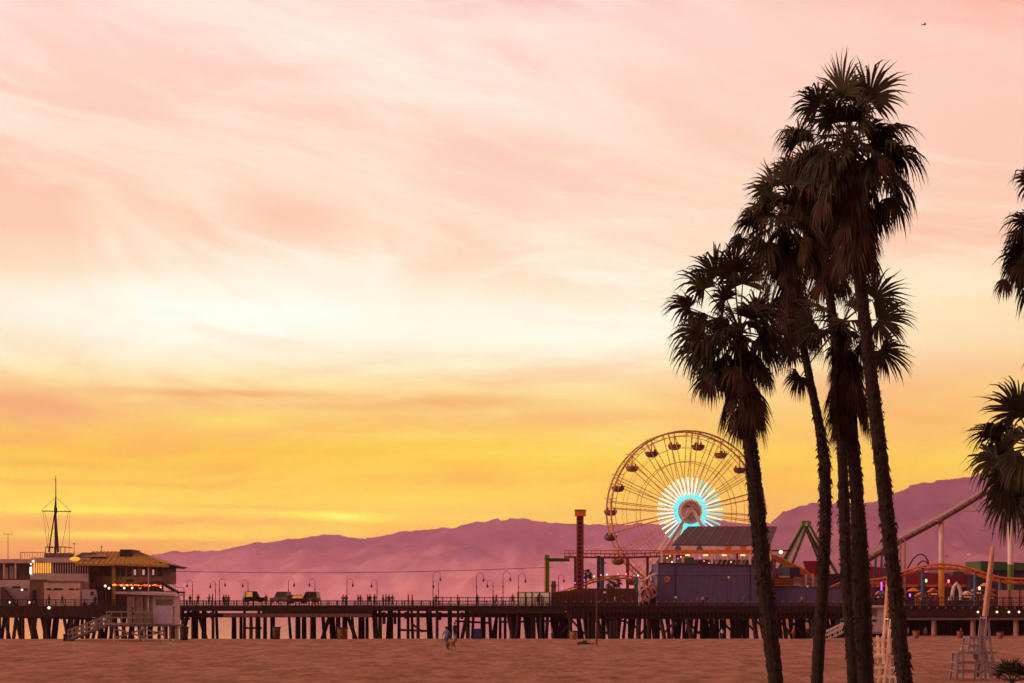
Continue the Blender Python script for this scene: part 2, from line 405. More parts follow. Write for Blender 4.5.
def hill_mat(nm, low):
    mh = bpy.data.materials.new(nm); mh.use_nodes = True; t = mh.node_tree; b = t.nodes["Principled BSDF"]; b.inputs["Roughness"].default_value = 1; b.inputs["Specular IOR Level"].default_value = 0
    tcs = tn(t, "ShaderNodeTexCoord"); n1 = tn(t, "ShaderNodeTexNoise"); n1.inputs["Scale"].default_value = .0014; n1.inputs["Detail"].default_value = 9; n1.inputs["Roughness"].default_value = .65
    t.links.new(tcs.outputs["Object"], n1.inputs["Vector"])
    cr = tn(t, "ShaderNodeValToRGB"); cr.color_ramp.elements[0].position = .42; cr.color_ramp.elements[1].position = .60; t.links.new(n1.outputs[0], cr.inputs[0])
    cr.color_ramp.elements[0].color = (.035,.035,.08,1); cr.color_ramp.elements[1].color = (.17,.12,.18,1)
    vo = tn(t, "ShaderNodeTexVoronoi"); vo.inputs["Scale"].default_value = .011; t.links.new(tcs.outputs["Object"], vo.inputs["Vector"])
    hs = tn(t, "ShaderNodeMath", operation='LESS_THAN'); hs.inputs[1].default_value = .16; t.links.new(vo.outputs["Distance"], hs.inputs[0])
    n4 = tn(t, "ShaderNodeTexNoise"); n4.inputs["Scale"].default_value = .0007; t.links.new(tcs.outputs["Object"], n4.inputs["Vector"])
    g4 = tn(t, "ShaderNodeMath", operation='GREATER_THAN'); g4.inputs[1].default_value = .57; t.links.new(n4.outputs[0], g4.inputs[0])
    mm = tn(t, "ShaderNodeMath", operation='MULTIPLY'); t.links.new(hs.outputs[0], mm.inputs[0]); t.links.new(g4.outputs[0], mm.inputs[1])
    mxh = tn(t, "ShaderNodeMix", data_type='RGBA'); t.links.new(mm.outputs[0], mxh.inputs[0]); t.links.new(cr.outputs[0], mxh.inputs[6]); mxh.inputs[7].default_value = (.4,.33,.3,1)
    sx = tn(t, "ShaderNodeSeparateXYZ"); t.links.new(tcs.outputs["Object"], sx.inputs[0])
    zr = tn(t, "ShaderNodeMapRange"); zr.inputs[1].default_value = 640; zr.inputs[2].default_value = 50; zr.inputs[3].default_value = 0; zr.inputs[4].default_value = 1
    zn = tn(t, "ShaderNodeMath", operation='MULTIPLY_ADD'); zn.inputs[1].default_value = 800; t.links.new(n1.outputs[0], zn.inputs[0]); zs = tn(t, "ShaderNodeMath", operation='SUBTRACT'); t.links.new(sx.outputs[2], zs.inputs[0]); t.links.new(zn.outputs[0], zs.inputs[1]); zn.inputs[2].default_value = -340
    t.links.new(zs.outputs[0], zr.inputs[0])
    low_haze = tn(t, "ShaderNodeMix", data_type='RGBA'); t.links.new(zr.outputs[0], low_haze.inputs[0]); t.links.new(mxh.outputs[2], low_haze.inputs[6]); low_haze.inputs[7].default_value = (*low,1)  # low sea haze painted as a paler colour on the lower slopes
    hx = tn(t, "ShaderNodeMix", data_type='RGBA'); t.links.new(mm.outputs[0], hx.inputs[0]); t.links.new(low_haze.outputs[2], hx.inputs[6]); hx.inputs[7].default_value = (.9,.72,.62,1)
    t.links.new(hx.outputs[2], b.inputs["Base Color"])
    return mh
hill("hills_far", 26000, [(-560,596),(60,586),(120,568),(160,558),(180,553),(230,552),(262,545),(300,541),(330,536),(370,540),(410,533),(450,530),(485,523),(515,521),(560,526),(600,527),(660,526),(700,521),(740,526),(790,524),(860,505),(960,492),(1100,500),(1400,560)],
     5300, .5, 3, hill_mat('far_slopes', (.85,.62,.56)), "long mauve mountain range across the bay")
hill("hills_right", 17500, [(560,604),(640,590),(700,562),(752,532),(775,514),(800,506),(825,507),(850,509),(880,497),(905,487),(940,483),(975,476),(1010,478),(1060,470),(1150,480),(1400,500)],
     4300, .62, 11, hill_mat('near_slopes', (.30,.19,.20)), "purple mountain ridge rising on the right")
# ------------------------------------------------------------------ fan palms
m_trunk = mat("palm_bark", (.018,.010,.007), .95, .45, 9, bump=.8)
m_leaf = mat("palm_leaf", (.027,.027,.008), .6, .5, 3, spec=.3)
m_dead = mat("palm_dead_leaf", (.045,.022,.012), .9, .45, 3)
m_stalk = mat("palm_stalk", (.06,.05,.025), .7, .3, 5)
def leaf_fan(mb, rnd, base, d, up, size, span=200, n=24, droop=.5, curl=.25, cup=.25):
    """pleated fan blade: n leaflets from base, middle one along d; up is the blade's upper side"""
    d = d.normalized(); s = d.cross(up).normalized(); u = s.cross(d).normalized()
    for i in range(n):
        a = R(-span/2 + span*(i+.5)/n) + rnd.uniform(-.05,.05)
        ln = size*(.72 + .28*math.cos(a*.8))*rnd.uniform(.82,1.08)
        dd = (d*math.cos(a) + s*math.sin(a)).normalized()
        wd = (s*math.cos(a) - d*math.sin(a))
        p = base.copy(); w0 = size*R(span/n)*.66
        dr = droop*rnd.uniform(.5,1.4); ks = [0,.3,.52,.72,.9,1.1]
        ws = [.12*w0, .34*w0, .46*w0, .34*w0, .17*w0, .02*w0]
        prev = None; b = len(mb.v); last = 0
        for k, wk in zip(ks, ws):
            L_ = (k-last)*ln; last = k
            t = max(0, (k-.40)/.60)
            dirv = (dd + u*(cup*(1-k)) - Vector((0,0,1))*dr*t**1.4*3.2*(.6+.8*rnd.random()) + wd*rnd.uniform(-.1,.1)*t).normalized()
            p = p + dirv*L_
            tw = u*(.35 if i % 2 else -.35)
            q = (wd + tw).normalized()*wk
            mb.v += [tuple(p-q), tuple(p+q)]
        for k in range(5):
            mb.f.append((b+2*k, b+2*k+1, b+2*k+3, b+2*k+2)); mb.m.append(mb.cur)
def frond(ml, ms, rnd, heart, tip_dir, reach, size, span=200, droop=.5, sag=.25, n=24, face=False):
    """stalk arching out of the heart, blade at its end"""
    d = tip_dir.normalized(); pts = []
    for k in range(5):
        t = k/4; pts.append(heart + d*reach*t + Vector((0,0,1))*(-sag*reach*t*t))
    ms.tube(pts, [.028,.022,.018,.015,.012], 4, False)
    e = (pts[-1]-pts[-2]).normalized(); bd = (e - Vector((0,0,1))*sag*.6).normalized()
    side = Vector((rnd.uniform(-1,1), rnd.uniform(-1,1), rnd.uniform(-.2,.2)))
    up = (Vector((0,0,1)) + side*.5) if abs(bd.z) < .8 else Vector((rnd.uniform(-1,1), rnd.uniform(-1,1), .1))
    if face: up = Vector((rnd.uniform(-.45,.45), -1, rnd.uniform(.0,.7)))
    leaf_fan(ml, rnd, pts[-1], bd, up, size, span, n, droop)
def palm(name, label, Y, trunk_px, rad_px, heart, fans, nfill, skirt, seed, size=.85, shag=(0,1), spread=1.0, ground=True, fill_el=(-50,85), nsk=60, skw=1.0):
    rnd = random.Random(seed)
    gx, gy = trunk_px[0]; base = Vector((X(gx, Y), Y, sand_z(X(gx,Y), Y) - .15)) if ground else P(gx, gy, Y)
    root = thing(name, label, "palm tree", "tall fan palms on the sand", tuple(base))
    pts = [base] + [P(a, b, Y) for a, b in trunk_px[1:]]
    # resample smooth trunk
    fine = []; rr = []
    K = len(pts)-1
    for i in range(K):
        p0 = pts[max(0,i-1)]; p1 = pts[i]; p2 = pts[i+1]; p3 = pts[min(K,i+2)]
        for j in range(8):
            t = j/8; c = .5*((2*p1) + (p2-p0)*t + (2*p0-5*p1+4*p2-p3)*t*t + (3*p1-p0-3*p2+p3)*t**3)
            fine.append(c); rr.append((rad_px[i]*(1-t)+rad_px[i+1]*t)*.86*Y/F/2)
    fine.append(pts[-1]); rr.append(rad_px[-1]*.88*Y/F/2)
    # finer rings with ringed bark
    f2 = []; r2 = []
    for i in range(len(fine)-1):
        for j in range(4):
            t = j/4; f2.append(fine[i].lerp(fine[i+1], t)); r2.append((rr[i]*(1-t)+rr[i+1]*t)*rnd.uniform(.93,1.07))
    f2.append(fine[-1]); r2.append(rr[-1])
    tb = MB().tube(f2, r2, 12)
    # old leaf bases sticking out of the bark
    n = len(f2)
    for i in range(n-1):
        t = i/n
        dens = 6 if shag[0] <= t <= shag[1] else 1
        for k in range(dens):
            a = rnd.uniform(0, 2*math.pi); o = Vector((math.cos(a), math.sin(a), 0)); s = Vector((-math.sin(a), math.cos(a), 0))
            c = f2[i].lerp(f2[i+1], rnd.random()) + o*r2[i]*.85; bg_ = 1.05 if shag[0]+.03 < t < shag[0]+.25 or rnd.random() < .12 else .72; l = rnd.uniform(.03,.13)*bg_; w = rnd.uniform(.02,.05)*bg_; sg = rnd.choice((-1,1,1))
            vs = [c-s*w, c+s*w, c+o*.04+Vector((0,0,.03)), c + o*rnd.uniform(.05,.11)*bg_ + Vector((0,0,sg*l))]
            tb.quadmesh(vs, [(0,1,3),(1,2,3),(2,0,3)])
    part("trunk", tb, m_trunk, root)
    H = P(*heart, Y); ml = MB(); ms = MB()
    for f in fans:
        px, py, dy = f[:3]; sz_ = f[3] if len(f) > 3 else 1.0; dr = f[4] if len(f) > 4 else .45
        c = P(px, py, Y) + Vector((0, dy, 0)); v = c - H; ds = v.length; s_ = size*sz_
        s_ *= rnd.uniform(.85,1.1); reach = max(.25, ds - s_*.42)
        frond(ml, ms, rnd, H, v + Vector((0,0,.10*ds)), reach, s_, 225, dr, .10, 36, face=rnd.random() < .5)
    for i in range(nfill):
        t = (i+.5)/nfill; el_ = R(fill_el[1] + (fill_el[0]-fill_el[1])*t**.85) + rnd.uniform(-.12,.12); a = i*2.39996 + rnd.uniform(-.3,.3)
        v = Vector((math.cos(a)*math.cos(el_), math.sin(a)*math.cos(el_), math.sin(el_)))
        frond(ml, ms, rnd, H + Vector((0,0,-.25*t)), v, size*rnd.uniform(.55,.95)*spread, size*rnd.uniform(.8,1.05), 195, .4+.5*t, .25+.2*t, 30)
    mdd = MB()          # torn brown leaves caught between the green ones
    for i in range(int(nfill*.7)):
        a = rnd.uniform(0, 6.283); e_ = R(rnd.uniform(-60, 15)); v = Vector((math.cos(a)*math.cos(e_), math.sin(a)*math.cos(e_), math.sin(e_)))
        frond(mdd, ms, rnd, H + Vector((0,0,-.2)), v, size*rnd.uniform(.5,1.25), size*rnd.uniform(.5,.85), rnd.choice((50,80,120)), 1.1, .5, 16)
    crown = part("crown", ml, m_leaf, root)
    part("dead_leaves", mdd, m_dead, root)
    part("leaf_stalks", ms, m_stalk, root)
    # skirt of dead leaves hanging along the trunk
    if skirt:
        (y0, w0), (y1, w1) = skirt; md = MB(); zt = Z(y0, Y); zb = Z(y1, Y)
        def at_z(z_):
            for i in range(len(f2)-1, 0, -1):
                if f2[i-1].z <= z_ <= f2[i].z: return f2[i]
            return f2[-1] if z_ > f2[-1].z else f2[0]
        for i in range(nsk):
            t = rnd.random()**.8; z_ = zt + (zb-zt)*t*.80; a = rnd.uniform(0, 2*math.pi)
            c = at_z(z_); c = Vector((c.x, c.y, z_)); wd = (w0 + (w1-w0)*t)*Y/F/2*skw
            o = Vector((math.cos(a), math.sin(a), 0)); e = c + o*wd*rnd.uniform(.35,.75) + Vector((0,0,-.05))
            md.tube([c + Vector((0,0,.22)), c + o*wd*.5 + Vector((0,0,.12)), e], [.012,.012,.01], 4, False)
            k_ = rnd.uniform(.05,.5); dv = Vector((o.x*k_, o.y*k_, -1)) + Vector((rnd.uniform(-.15,.15), rnd.uniform(-.15,.15), 0))
            leaf_fan(md, rnd, e, dv, o, size*rnd.uniform(.4,1.05), rnd.choice((35,60,80)), 15, .3, cup=.1)
        part("dead_leaf_skirt", md, m_dead, root)
    return root
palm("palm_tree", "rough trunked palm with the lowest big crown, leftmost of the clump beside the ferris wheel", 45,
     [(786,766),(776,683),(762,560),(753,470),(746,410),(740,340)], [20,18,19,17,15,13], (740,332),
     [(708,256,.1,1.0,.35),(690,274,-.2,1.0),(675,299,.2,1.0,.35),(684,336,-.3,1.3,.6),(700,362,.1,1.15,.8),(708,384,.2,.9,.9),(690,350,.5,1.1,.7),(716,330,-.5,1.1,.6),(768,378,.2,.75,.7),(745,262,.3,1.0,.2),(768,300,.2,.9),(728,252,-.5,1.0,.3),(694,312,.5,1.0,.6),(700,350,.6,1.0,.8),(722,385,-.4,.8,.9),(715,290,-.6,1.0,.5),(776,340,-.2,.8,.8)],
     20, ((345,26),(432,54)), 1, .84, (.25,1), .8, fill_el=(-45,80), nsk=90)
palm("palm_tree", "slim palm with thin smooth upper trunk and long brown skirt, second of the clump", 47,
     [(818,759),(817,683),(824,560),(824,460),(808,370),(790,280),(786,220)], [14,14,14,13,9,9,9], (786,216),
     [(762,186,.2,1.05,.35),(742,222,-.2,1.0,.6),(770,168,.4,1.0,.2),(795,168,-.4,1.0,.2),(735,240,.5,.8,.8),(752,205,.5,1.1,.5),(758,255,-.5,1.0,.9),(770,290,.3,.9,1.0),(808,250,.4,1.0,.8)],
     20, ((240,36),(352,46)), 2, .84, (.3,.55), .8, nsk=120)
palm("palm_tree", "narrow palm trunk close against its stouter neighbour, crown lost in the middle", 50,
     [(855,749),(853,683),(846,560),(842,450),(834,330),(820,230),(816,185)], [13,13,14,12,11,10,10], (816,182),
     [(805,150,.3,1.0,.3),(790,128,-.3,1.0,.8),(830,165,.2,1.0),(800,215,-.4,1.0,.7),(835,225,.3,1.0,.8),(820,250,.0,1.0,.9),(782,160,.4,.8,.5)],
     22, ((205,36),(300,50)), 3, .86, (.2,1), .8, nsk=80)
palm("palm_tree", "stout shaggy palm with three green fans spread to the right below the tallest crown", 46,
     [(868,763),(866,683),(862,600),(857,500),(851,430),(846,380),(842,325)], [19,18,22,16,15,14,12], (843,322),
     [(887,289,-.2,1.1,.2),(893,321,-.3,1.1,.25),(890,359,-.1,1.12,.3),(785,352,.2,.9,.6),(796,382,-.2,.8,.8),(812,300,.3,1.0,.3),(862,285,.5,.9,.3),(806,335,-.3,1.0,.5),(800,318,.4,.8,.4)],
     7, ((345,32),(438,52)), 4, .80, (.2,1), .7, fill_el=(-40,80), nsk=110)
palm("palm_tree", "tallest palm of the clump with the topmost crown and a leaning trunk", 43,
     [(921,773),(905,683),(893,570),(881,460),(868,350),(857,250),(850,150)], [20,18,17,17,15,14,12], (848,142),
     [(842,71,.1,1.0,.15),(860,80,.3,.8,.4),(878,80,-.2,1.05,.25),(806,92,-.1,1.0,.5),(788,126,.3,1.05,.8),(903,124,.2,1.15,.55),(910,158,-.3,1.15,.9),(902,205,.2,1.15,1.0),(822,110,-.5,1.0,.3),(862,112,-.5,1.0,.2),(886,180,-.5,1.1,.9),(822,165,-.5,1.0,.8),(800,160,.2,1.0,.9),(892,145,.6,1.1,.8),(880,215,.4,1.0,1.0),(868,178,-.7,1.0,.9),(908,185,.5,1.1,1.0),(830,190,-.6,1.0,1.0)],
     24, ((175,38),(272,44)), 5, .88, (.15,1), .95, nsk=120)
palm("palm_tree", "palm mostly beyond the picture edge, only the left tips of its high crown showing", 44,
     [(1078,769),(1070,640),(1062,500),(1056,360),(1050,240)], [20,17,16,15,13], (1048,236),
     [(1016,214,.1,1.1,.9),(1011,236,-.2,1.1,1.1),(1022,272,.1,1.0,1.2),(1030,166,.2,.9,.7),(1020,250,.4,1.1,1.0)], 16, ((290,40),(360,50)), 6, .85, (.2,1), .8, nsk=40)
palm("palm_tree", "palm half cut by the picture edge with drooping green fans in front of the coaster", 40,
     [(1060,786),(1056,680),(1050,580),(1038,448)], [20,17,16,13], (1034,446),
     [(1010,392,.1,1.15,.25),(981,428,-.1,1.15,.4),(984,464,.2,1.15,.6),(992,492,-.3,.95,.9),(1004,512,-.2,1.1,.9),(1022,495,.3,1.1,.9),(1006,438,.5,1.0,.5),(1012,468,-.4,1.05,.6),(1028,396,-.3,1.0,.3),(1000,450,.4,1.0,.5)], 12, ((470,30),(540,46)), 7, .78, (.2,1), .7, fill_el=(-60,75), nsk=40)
# young ground palm at the lower right
rnd = random.Random(77); Yg = 83.0; gx = X(1012, Yg); gb = Vector((gx, Yg, sand_z(gx, Yg)-.05))
root = thing("ground_palm", "young stemless fan palm growing from the sand at the lower right", "palm plant", None, tuple(gb))
ml = MB(); ms = MB(); H = gb + Vector((0,0,.35))
for i in range(17):
    a = i*2.4; e = R(78 - 64*i/17); v = Vector((math.cos(a)*math.cos(e), math.sin(a)*math.cos(e), math.sin(e)))
    frond(ml, ms, rnd, H, v, rnd.uniform(.5,.75), rnd.uniform(.5,.66), 200, .2, .12, 20)
part("crown", ml, m_leaf, root); part("leaf_stalks", ms, m_stalk, root)
part("stem", MB().lathe(gb, [(.14,-.1),(.17,.15),(.1,.38)], 10), m_trunk, root)
# ------------------------------------------------------------------ the pier
m_wood = mat("old_timber", (.028,.012,.009), .9, .5, 2.5, bump=.3)
m_wood2 = mat("weathered_rail", (.16,.09,.065), .9, .4, 3)
m_dark = mat("dark_metal", (.026,.016,.016), .6, .3, 4)
m_pale = mat("pale_paint", (.55,.48,.44), .7, .2, 1.5)
m_white = mat("white_paint", (.72,.66,.62), .6, .15, 1.5)
YF = 335.0                                    # front edge of the pier
def knob(mb, c, r): mb.lathe(c, [(r*.3,-r),(r,-r*.3),(r,r*.4),(r*.2,r)], 7)
rnd = random.Random(4)
def pile(px, py0, Y, w=.34, lean=0.0, py1=None):
    a = P(px, py0, Y); zb = min(sand_z(a.x, Y), Z(641, Y)) - 1.2
    b = Vector((a.x + lean, Y, zb)); return MB().tube([a, a.lerp(b,.5), b], [w*.9, w, w*1.05], 7)
def railing(x0p, x1p, y_top, y_deck, Y, root, n_post, name="railing", knobs=False, balus=True, m=None):
    mb = MB(); x0, x1 = X(x0p, Y), X(x1p, Y); zt, zd = Z(y_top, Y), Z(y_deck, Y)
    mb.box(x0, x1, Y-.06, Y+.06, zt-.12, zt); mb.box(x0, x1, Y-.03, Y+.03, zd+.12, zd+.2); mb.box(x0, x1, Y-.035, Y+.035, (zt+zd)/2-.04, (zt+zd)/2+.04)
    for i in range(n_post+1):
        x = x0 + (x1-x0)*i/n_post; mb.box(x-.07, x+.07, Y-.09, Y+.09, zd-.25, zt+.05)
    if balus:
        k = int((x1-x0)/.45)
        for i in range(k):
            x = x0 + (x1-x0)*(i+.5)/k; mb.box(x-.018, x+.018, Y-.02, Y+.02, zd+.2, zt-.12)
    o = part(name, mb, m or m_wood, root)
    if knobs:
        for i in range(n_post+1):
            x = x0 + (x1-x0)*i/n_post; kb = MB(); knob(kb, (x, Y-.02, zt+.2), .17); part("post_cap", kb, m_wood2, root)
    return o
# long walkway pier, from the harbour end to the park
pier = thing("wooden_pier", "long dark timber walkway pier on slanting piles, running left from the amusement park", "pier", None, (X(250,345), 345, 0))
YB = 362.0
dz = Z(606, YF)
db = MB(); db.box(X(-60,YF), X(566,YF), YF, YB, dz-.30, dz)
part("deck", db, m_wood, pier)
gb = MB()
for yy in (YF+.3, YF+6, YF+12, YF+18, YB-.4): gb.box(X(-60,YF), X(566,YF), yy-.2, yy+.2, dz-.85, dz-.30)
part("girder", gb, m_wood, pier)
lb = MB()
for yy in (YF+1.2, YF+10): lb.box(X(-60,YF), X(566,YF), yy-.18, yy+.18, Z(617.5,YF), Z(613.5,YF))
part("lower_beam", lb, m_wood, pier)
fb = MB(); fb.box(X(226,YF), X(372,YF), YF-3.4, YF-.05, Z(617,YF-3.4), Z(614,YF-3.4))
part("loading_platform", fb, m_wood2, pier)
pb = MB(); pb.box(X(262,YF), X(372,YF), YF-.16, YF-.02, Z(614,YF), Z(605.6,YF))
for i in range(36):
    x = X(264,YF) + i*.52; pb.box(x, x+.05, YF-.2, YF-.16, Z(614,YF), Z(606,YF))
part("side_boarding", pb, m_wood, pier)
pb = MB(); pb.box(X(-60,YF), X(182,YF), YF-.14, YF-.02, Z(617.5,YF), Z(607,YF)); part('side_boarding', pb, m_wood, pier); pb = MB(); pb.box(X(470,YF), X(565,YF), YF-.14, YF-.02, Z(613.5,YF), Z(606.5,YF)); part("side_boarding", pb, m_wood, pier)  # extra boarding added to darken the band under the deck edge
railing(178, 430, 600.5, 606, YF+.3, pier, 30)
railing(434, 552, 597.2, 605.5, YF-.5, pier, 14, name="tall_railing")
railing(-30, 180, 599.5, 606, YF+.3, pier, 22)
railing(178, 552, 600.8, 606, YB-.3, pier, 40)
bents = []
vis = [195,204,213,234,241,251,257,265,272,289,297,304,312,323,331,338,344,352,360,367,374,380,390,399,408,418,427,437,449,458,466,474,482,489,497,505,512,520,527,533,541,548,555,561]
for p in vis:
    top = 617 if 226 < p < 372 else 606
    w = rnd.choice((.26,.30,.34,.44)); part("piling", pile(p, top, YF + rnd.choice((.5,1.5,7,14)), w, rnd.choice((0,0,0,.4,-.4))), m_wood, pier)
for p in vis[::2]: part("piling", pile(p + rnd.uniform(1.5,3.5), 608, YF + rnd.choice((10,17,24)), .27, rnd.choice((0,0,.3))), m_wood, pier)
for p0, ln in ((189,-1.5),(193,0),(197,2.0),(332,-2.2),(345,2.4),(468,-1.4),(536,1.2)):
    part("piling", pile(p0, 609, YF+3, .32, ln), m_wood, pier)
for p in [-8+3.4*k for k in range(57)] + [500+4.5*k for k in range(14)]:
    part("piling", pile(p + rnd.uniform(-2,2), 607, YF + rnd.choice((.5,5,11)), .30, rnd.choice((0,0,.8,-.8,1.4,-1.4))), m_wood, pier)
for p0, p1, q0, q1, yy in ((400,430,630,631,YF+8),(412,423,624,632,YF+7),(244,262,628,628,YF+9),(100,190,617,619,YF+2),(-20,100,616,619,YF+2),(455,490,621,623,YF+16),(500,560,622,621,YF+15)):
    part('cross_brace', MB().obox(P(p0,q0,yy), P(p1,q1,yy), .2, .35), m_wood, pier)
pass
for p, q in ((384,624),(395,624),(406,619),(206,618),(212,619),(190,617),(440,620),(462,619)):
    x = X(p, YF+2); part('fender_timber', MB().box(x-.25, x+.25, YF+1.8, YF+2.2, Z(q, YF+2), Z(612, YF+2)), m_wood, pier)

# the broad deck of the amusement park
park = thing("park_pier", "broad dark timber deck on dense piles under the ferris wheel and purple wall", "pier", None, (X(700,370), 370, 0))
YP = 330.0; zp = Z(606, YP)
part("deck", MB().box(X(566,YP), X(1100,YP), YP, 432, zp-.35, zp), m_wood, park)
g = MB(); g.box(X(566,YP), X(856,YP), YP-.1, YP+.2, Z(612.5,YP), zp-.02); g.box(X(566,YP), X(856,YP), YP+.6, YP+.9, Z(619,YP), Z(616.6,YP))
g.box(X(566,YP), X(856,YP), YP+5, YP+5.3, Z(617,YP), Z(613,YP)); g.box(X(566,YP), X(856,YP), YP+14, YP+14.3, Z(619,YP), Z(613,YP))
for i in range(70):
    x = X(567,YP) + i*.69; g.box(x, x+.12, YP-.22, YP-.1, Z(617,YP), zp-.05)
part("girder", g, m_wood, park)
g = MB(); g.box(X(856,YP), X(1100,YP), YP-.1, YP+.3, Z(617,YP), zp-.02)
part("fascia", g, mat("fascia_boards", (.030,.014,.012), .9, .4, 3), park)
part("edge_beam", MB().box(X(856,YP), X(1100,YP), YP-.35, YP+.35, Z(620,YP), Z(617.8,YP)), mat("dull_concrete", (.16,.10,.085), .9, .25, 1), park)
railing(566, 858, 603, 606.5, YP-.2, park, 35, knobs=True)
railing(858, 1100, 597.5, 607, YP-.2, park, 30, name="tall_railing", m=m_dark)
for i in range(24): kb = MB(); knob(kb, (X(860+8.6*i, YP-.3), YP-.3, Z(607.8, YP)), .2); part("post_cap", kb, m_wood2, park)
for i in range(92):
    p = 560 + i*3.25 + rnd.uniform(-1.4,1.4)
    part("piling", pile(p, 612, YP + rnd.choice((1,4,9,15,22)), rnd.choice((.28,.34,.42)), rnd.choice((0,0,.7,-.7,1.1))), m_wood, park)
for i in range(26):
    p = 560 + i*11.5; yy = YP + rnd.choice((3,8,20)); q0, q1 = rnd.choice(((620,634),(634,620),(619,624)))
    part('cross_brace', MB().obox(P(p,q0,yy), P(p+13,q1,yy), .2, .34), m_wood, park)
m_conc = mat("pale_column", (.34,.22,.19), .9, .25, 2)
for p in (934, 973, 1016, 1060):
    c = P(p, 619, YP+.6); part("column", MB().tube([c, Vector((c.x, c.y, .4))], [.42,.46], 12), m_conc, park)
for p in (880, 905, 950, 994):
    c = P(p, 619, YP+16); part("column", MB().tube([c, Vector((c.x, c.y, .4))], [.35,.35], 10), mat("shaded_column", (.12,.08,.07), .9, .25, 2), park)  # rear columns: shade under the deck painted as a darker column colour
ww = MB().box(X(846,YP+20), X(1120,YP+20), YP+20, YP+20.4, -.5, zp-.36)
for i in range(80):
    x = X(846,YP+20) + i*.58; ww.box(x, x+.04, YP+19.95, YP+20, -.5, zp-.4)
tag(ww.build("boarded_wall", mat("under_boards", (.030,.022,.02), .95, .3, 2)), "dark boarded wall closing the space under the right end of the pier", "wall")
bl = MB()
mb_bulb = mat("warm_bulb", (.9,.7,.5), .4, 0, 1, emit=(1,.62,.34), es=3.0)
for i, p in enumerate((978, 997, 1009, 1019)):
    c = P(p, 612, YP-.4); r_ = thing("deck_light", ["warm round light on the pier edge just right of the leaning paddleboard","warm round light on the pier edge, second after the leaning paddleboard","warm round light on the pier edge, third after the leaning paddleboard","warm round light on the pier edge close to the picture's right edge"][i], "light", "lights along the pier edge", tuple(c))
    q = MB(); knob(q, c, .17); part("bulb", q, mb_bulb, r_); part("bracket", MB().box(c.x-.05, c.x+.05, YP-.40, YP-.36, c.z+.12, c.z+.3), m_dark, r_)

# ------------------------------------------------------------------ lamp posts with hooked arms
def lamp(px, py_top, py_foot, Y, side, label, single=True, lit=False, w=.62):
    b = P(px, py_foot, Y); H = Z(py_top, Y) - b.z
    r_ = thing("street_lamp", label, "lamp post", "hooked lamp posts along the pier", tuple(b))
    pb = MB(); pb.tube([b, b+Vector((0,0,H*.16)), b+Vector((0,0,H*.17)), b+Vector((0,0,H*.55)), b+Vector((0,0,H*.56)), b+Vector((0,0,H*.60)), b+Vector((0,0,H*.61)), b+Vector((0,0,H*.93))],
                       [.22*w,.20*w,.11*w,.10*w,.17*w,.17*w,.09*w,.08*w], 8)
    part("pole", pb, m_dark, r_)
    rr = H*.11; ab = MB(); c = b + Vector((side*rr, 0, H*.88)); pts = []
    for k in range(11):
        a = R(180 - 200*k/10); pts.append(c + Vector((side*math.cos(a)*rr, 0, math.sin(a)*rr*1.15)))
    ab.tube(pts, .055*w, 6); part("arm", ab, m_dark, r_)
    e = pts[-1]; lb_ = MB(); lb_.lathe(e, [(.05,0),(.10,-.1),(.27*w,-.28),(.28*w,-.42),(.16*w,-.56),(.03,-.6)], 10)
    part("lantern", lb_, mb_bulb if lit else m_dark, r_)
lamps = [(192.5,580,605,YB-2,-1,"hooked lamp post nearest the restaurant stairs, arm to the left"),
 (215.5,581,605,YB-3,-1,"left post of the close pair of lamps standing back to back"),
 (219.5,579,605,YF+3,1,"right post of the close pair of lamps standing back to back"),
 (248,580,605,YB-2,-1,"lamp post rising behind the leftmost parked car"),
 (288.5,579,605,YF+3,1,"lamp post between the second and third parked cars"),
 (315,579,605,YB-2,-1,"lamp post just right of the parked cars"),
 (347,579,606,YF+2,1,"lamp post above the brown barrel, arm to the right"),
 (377,580,606,YB-2,-1,"lamp post behind the leaning people at mid pier"),
 (433,572,606,YF-.2,1,"tallest lamp post at the start of the tall railing"),
 (438.5,581,605,YB-2,-1,"short lamp post close behind the tallest one"),
 (476.5,573,606,YF+.6,1,"lamp post above the blue beach bin"),
 (493,580,606,YB-3,-1,"short far lamp post between two taller ones, arm to the left"),
 (503,572,606,YF+.6,1,"tall thin lamp post left of the glass windbreak"),
 (518.5,574,606,YF+.2,1,"lamp post at the left end of the glass windbreak"),
 (558.5,575,600,YF+8,1,"lamp post in front of the start of the orange coaster ramp")]
for l in lamps: lamp(*l)
for (px, pt, lab) in ((727,577,"slim lamp post in front of the purple wall"),(806,586,"slim lamp post before the lower purple wall"),(674,597,"short post lamp below the round opening of the purple wall"),(603,592,"short post lamp before the brown boarded wall")):
    b = P(px, 607, YP+1); r_ = thing("post_lamp", lab, "lamp post", "slim post lamps of the park edge", tuple(b))
    t_ = P(px, pt, YP+1); part("pole", MB().tube([b, t_], [.09,.06], 6), m_dark, r_)
    q = MB(); knob(q, t_ + Vector((.32,0,-.1)), .24); q.obox(t_, t_+Vector((.32,0,.02)), .06, .06); part("lantern", q, mat("dull_globe", (.5,.38,.33), .4, .1, 1), r_)

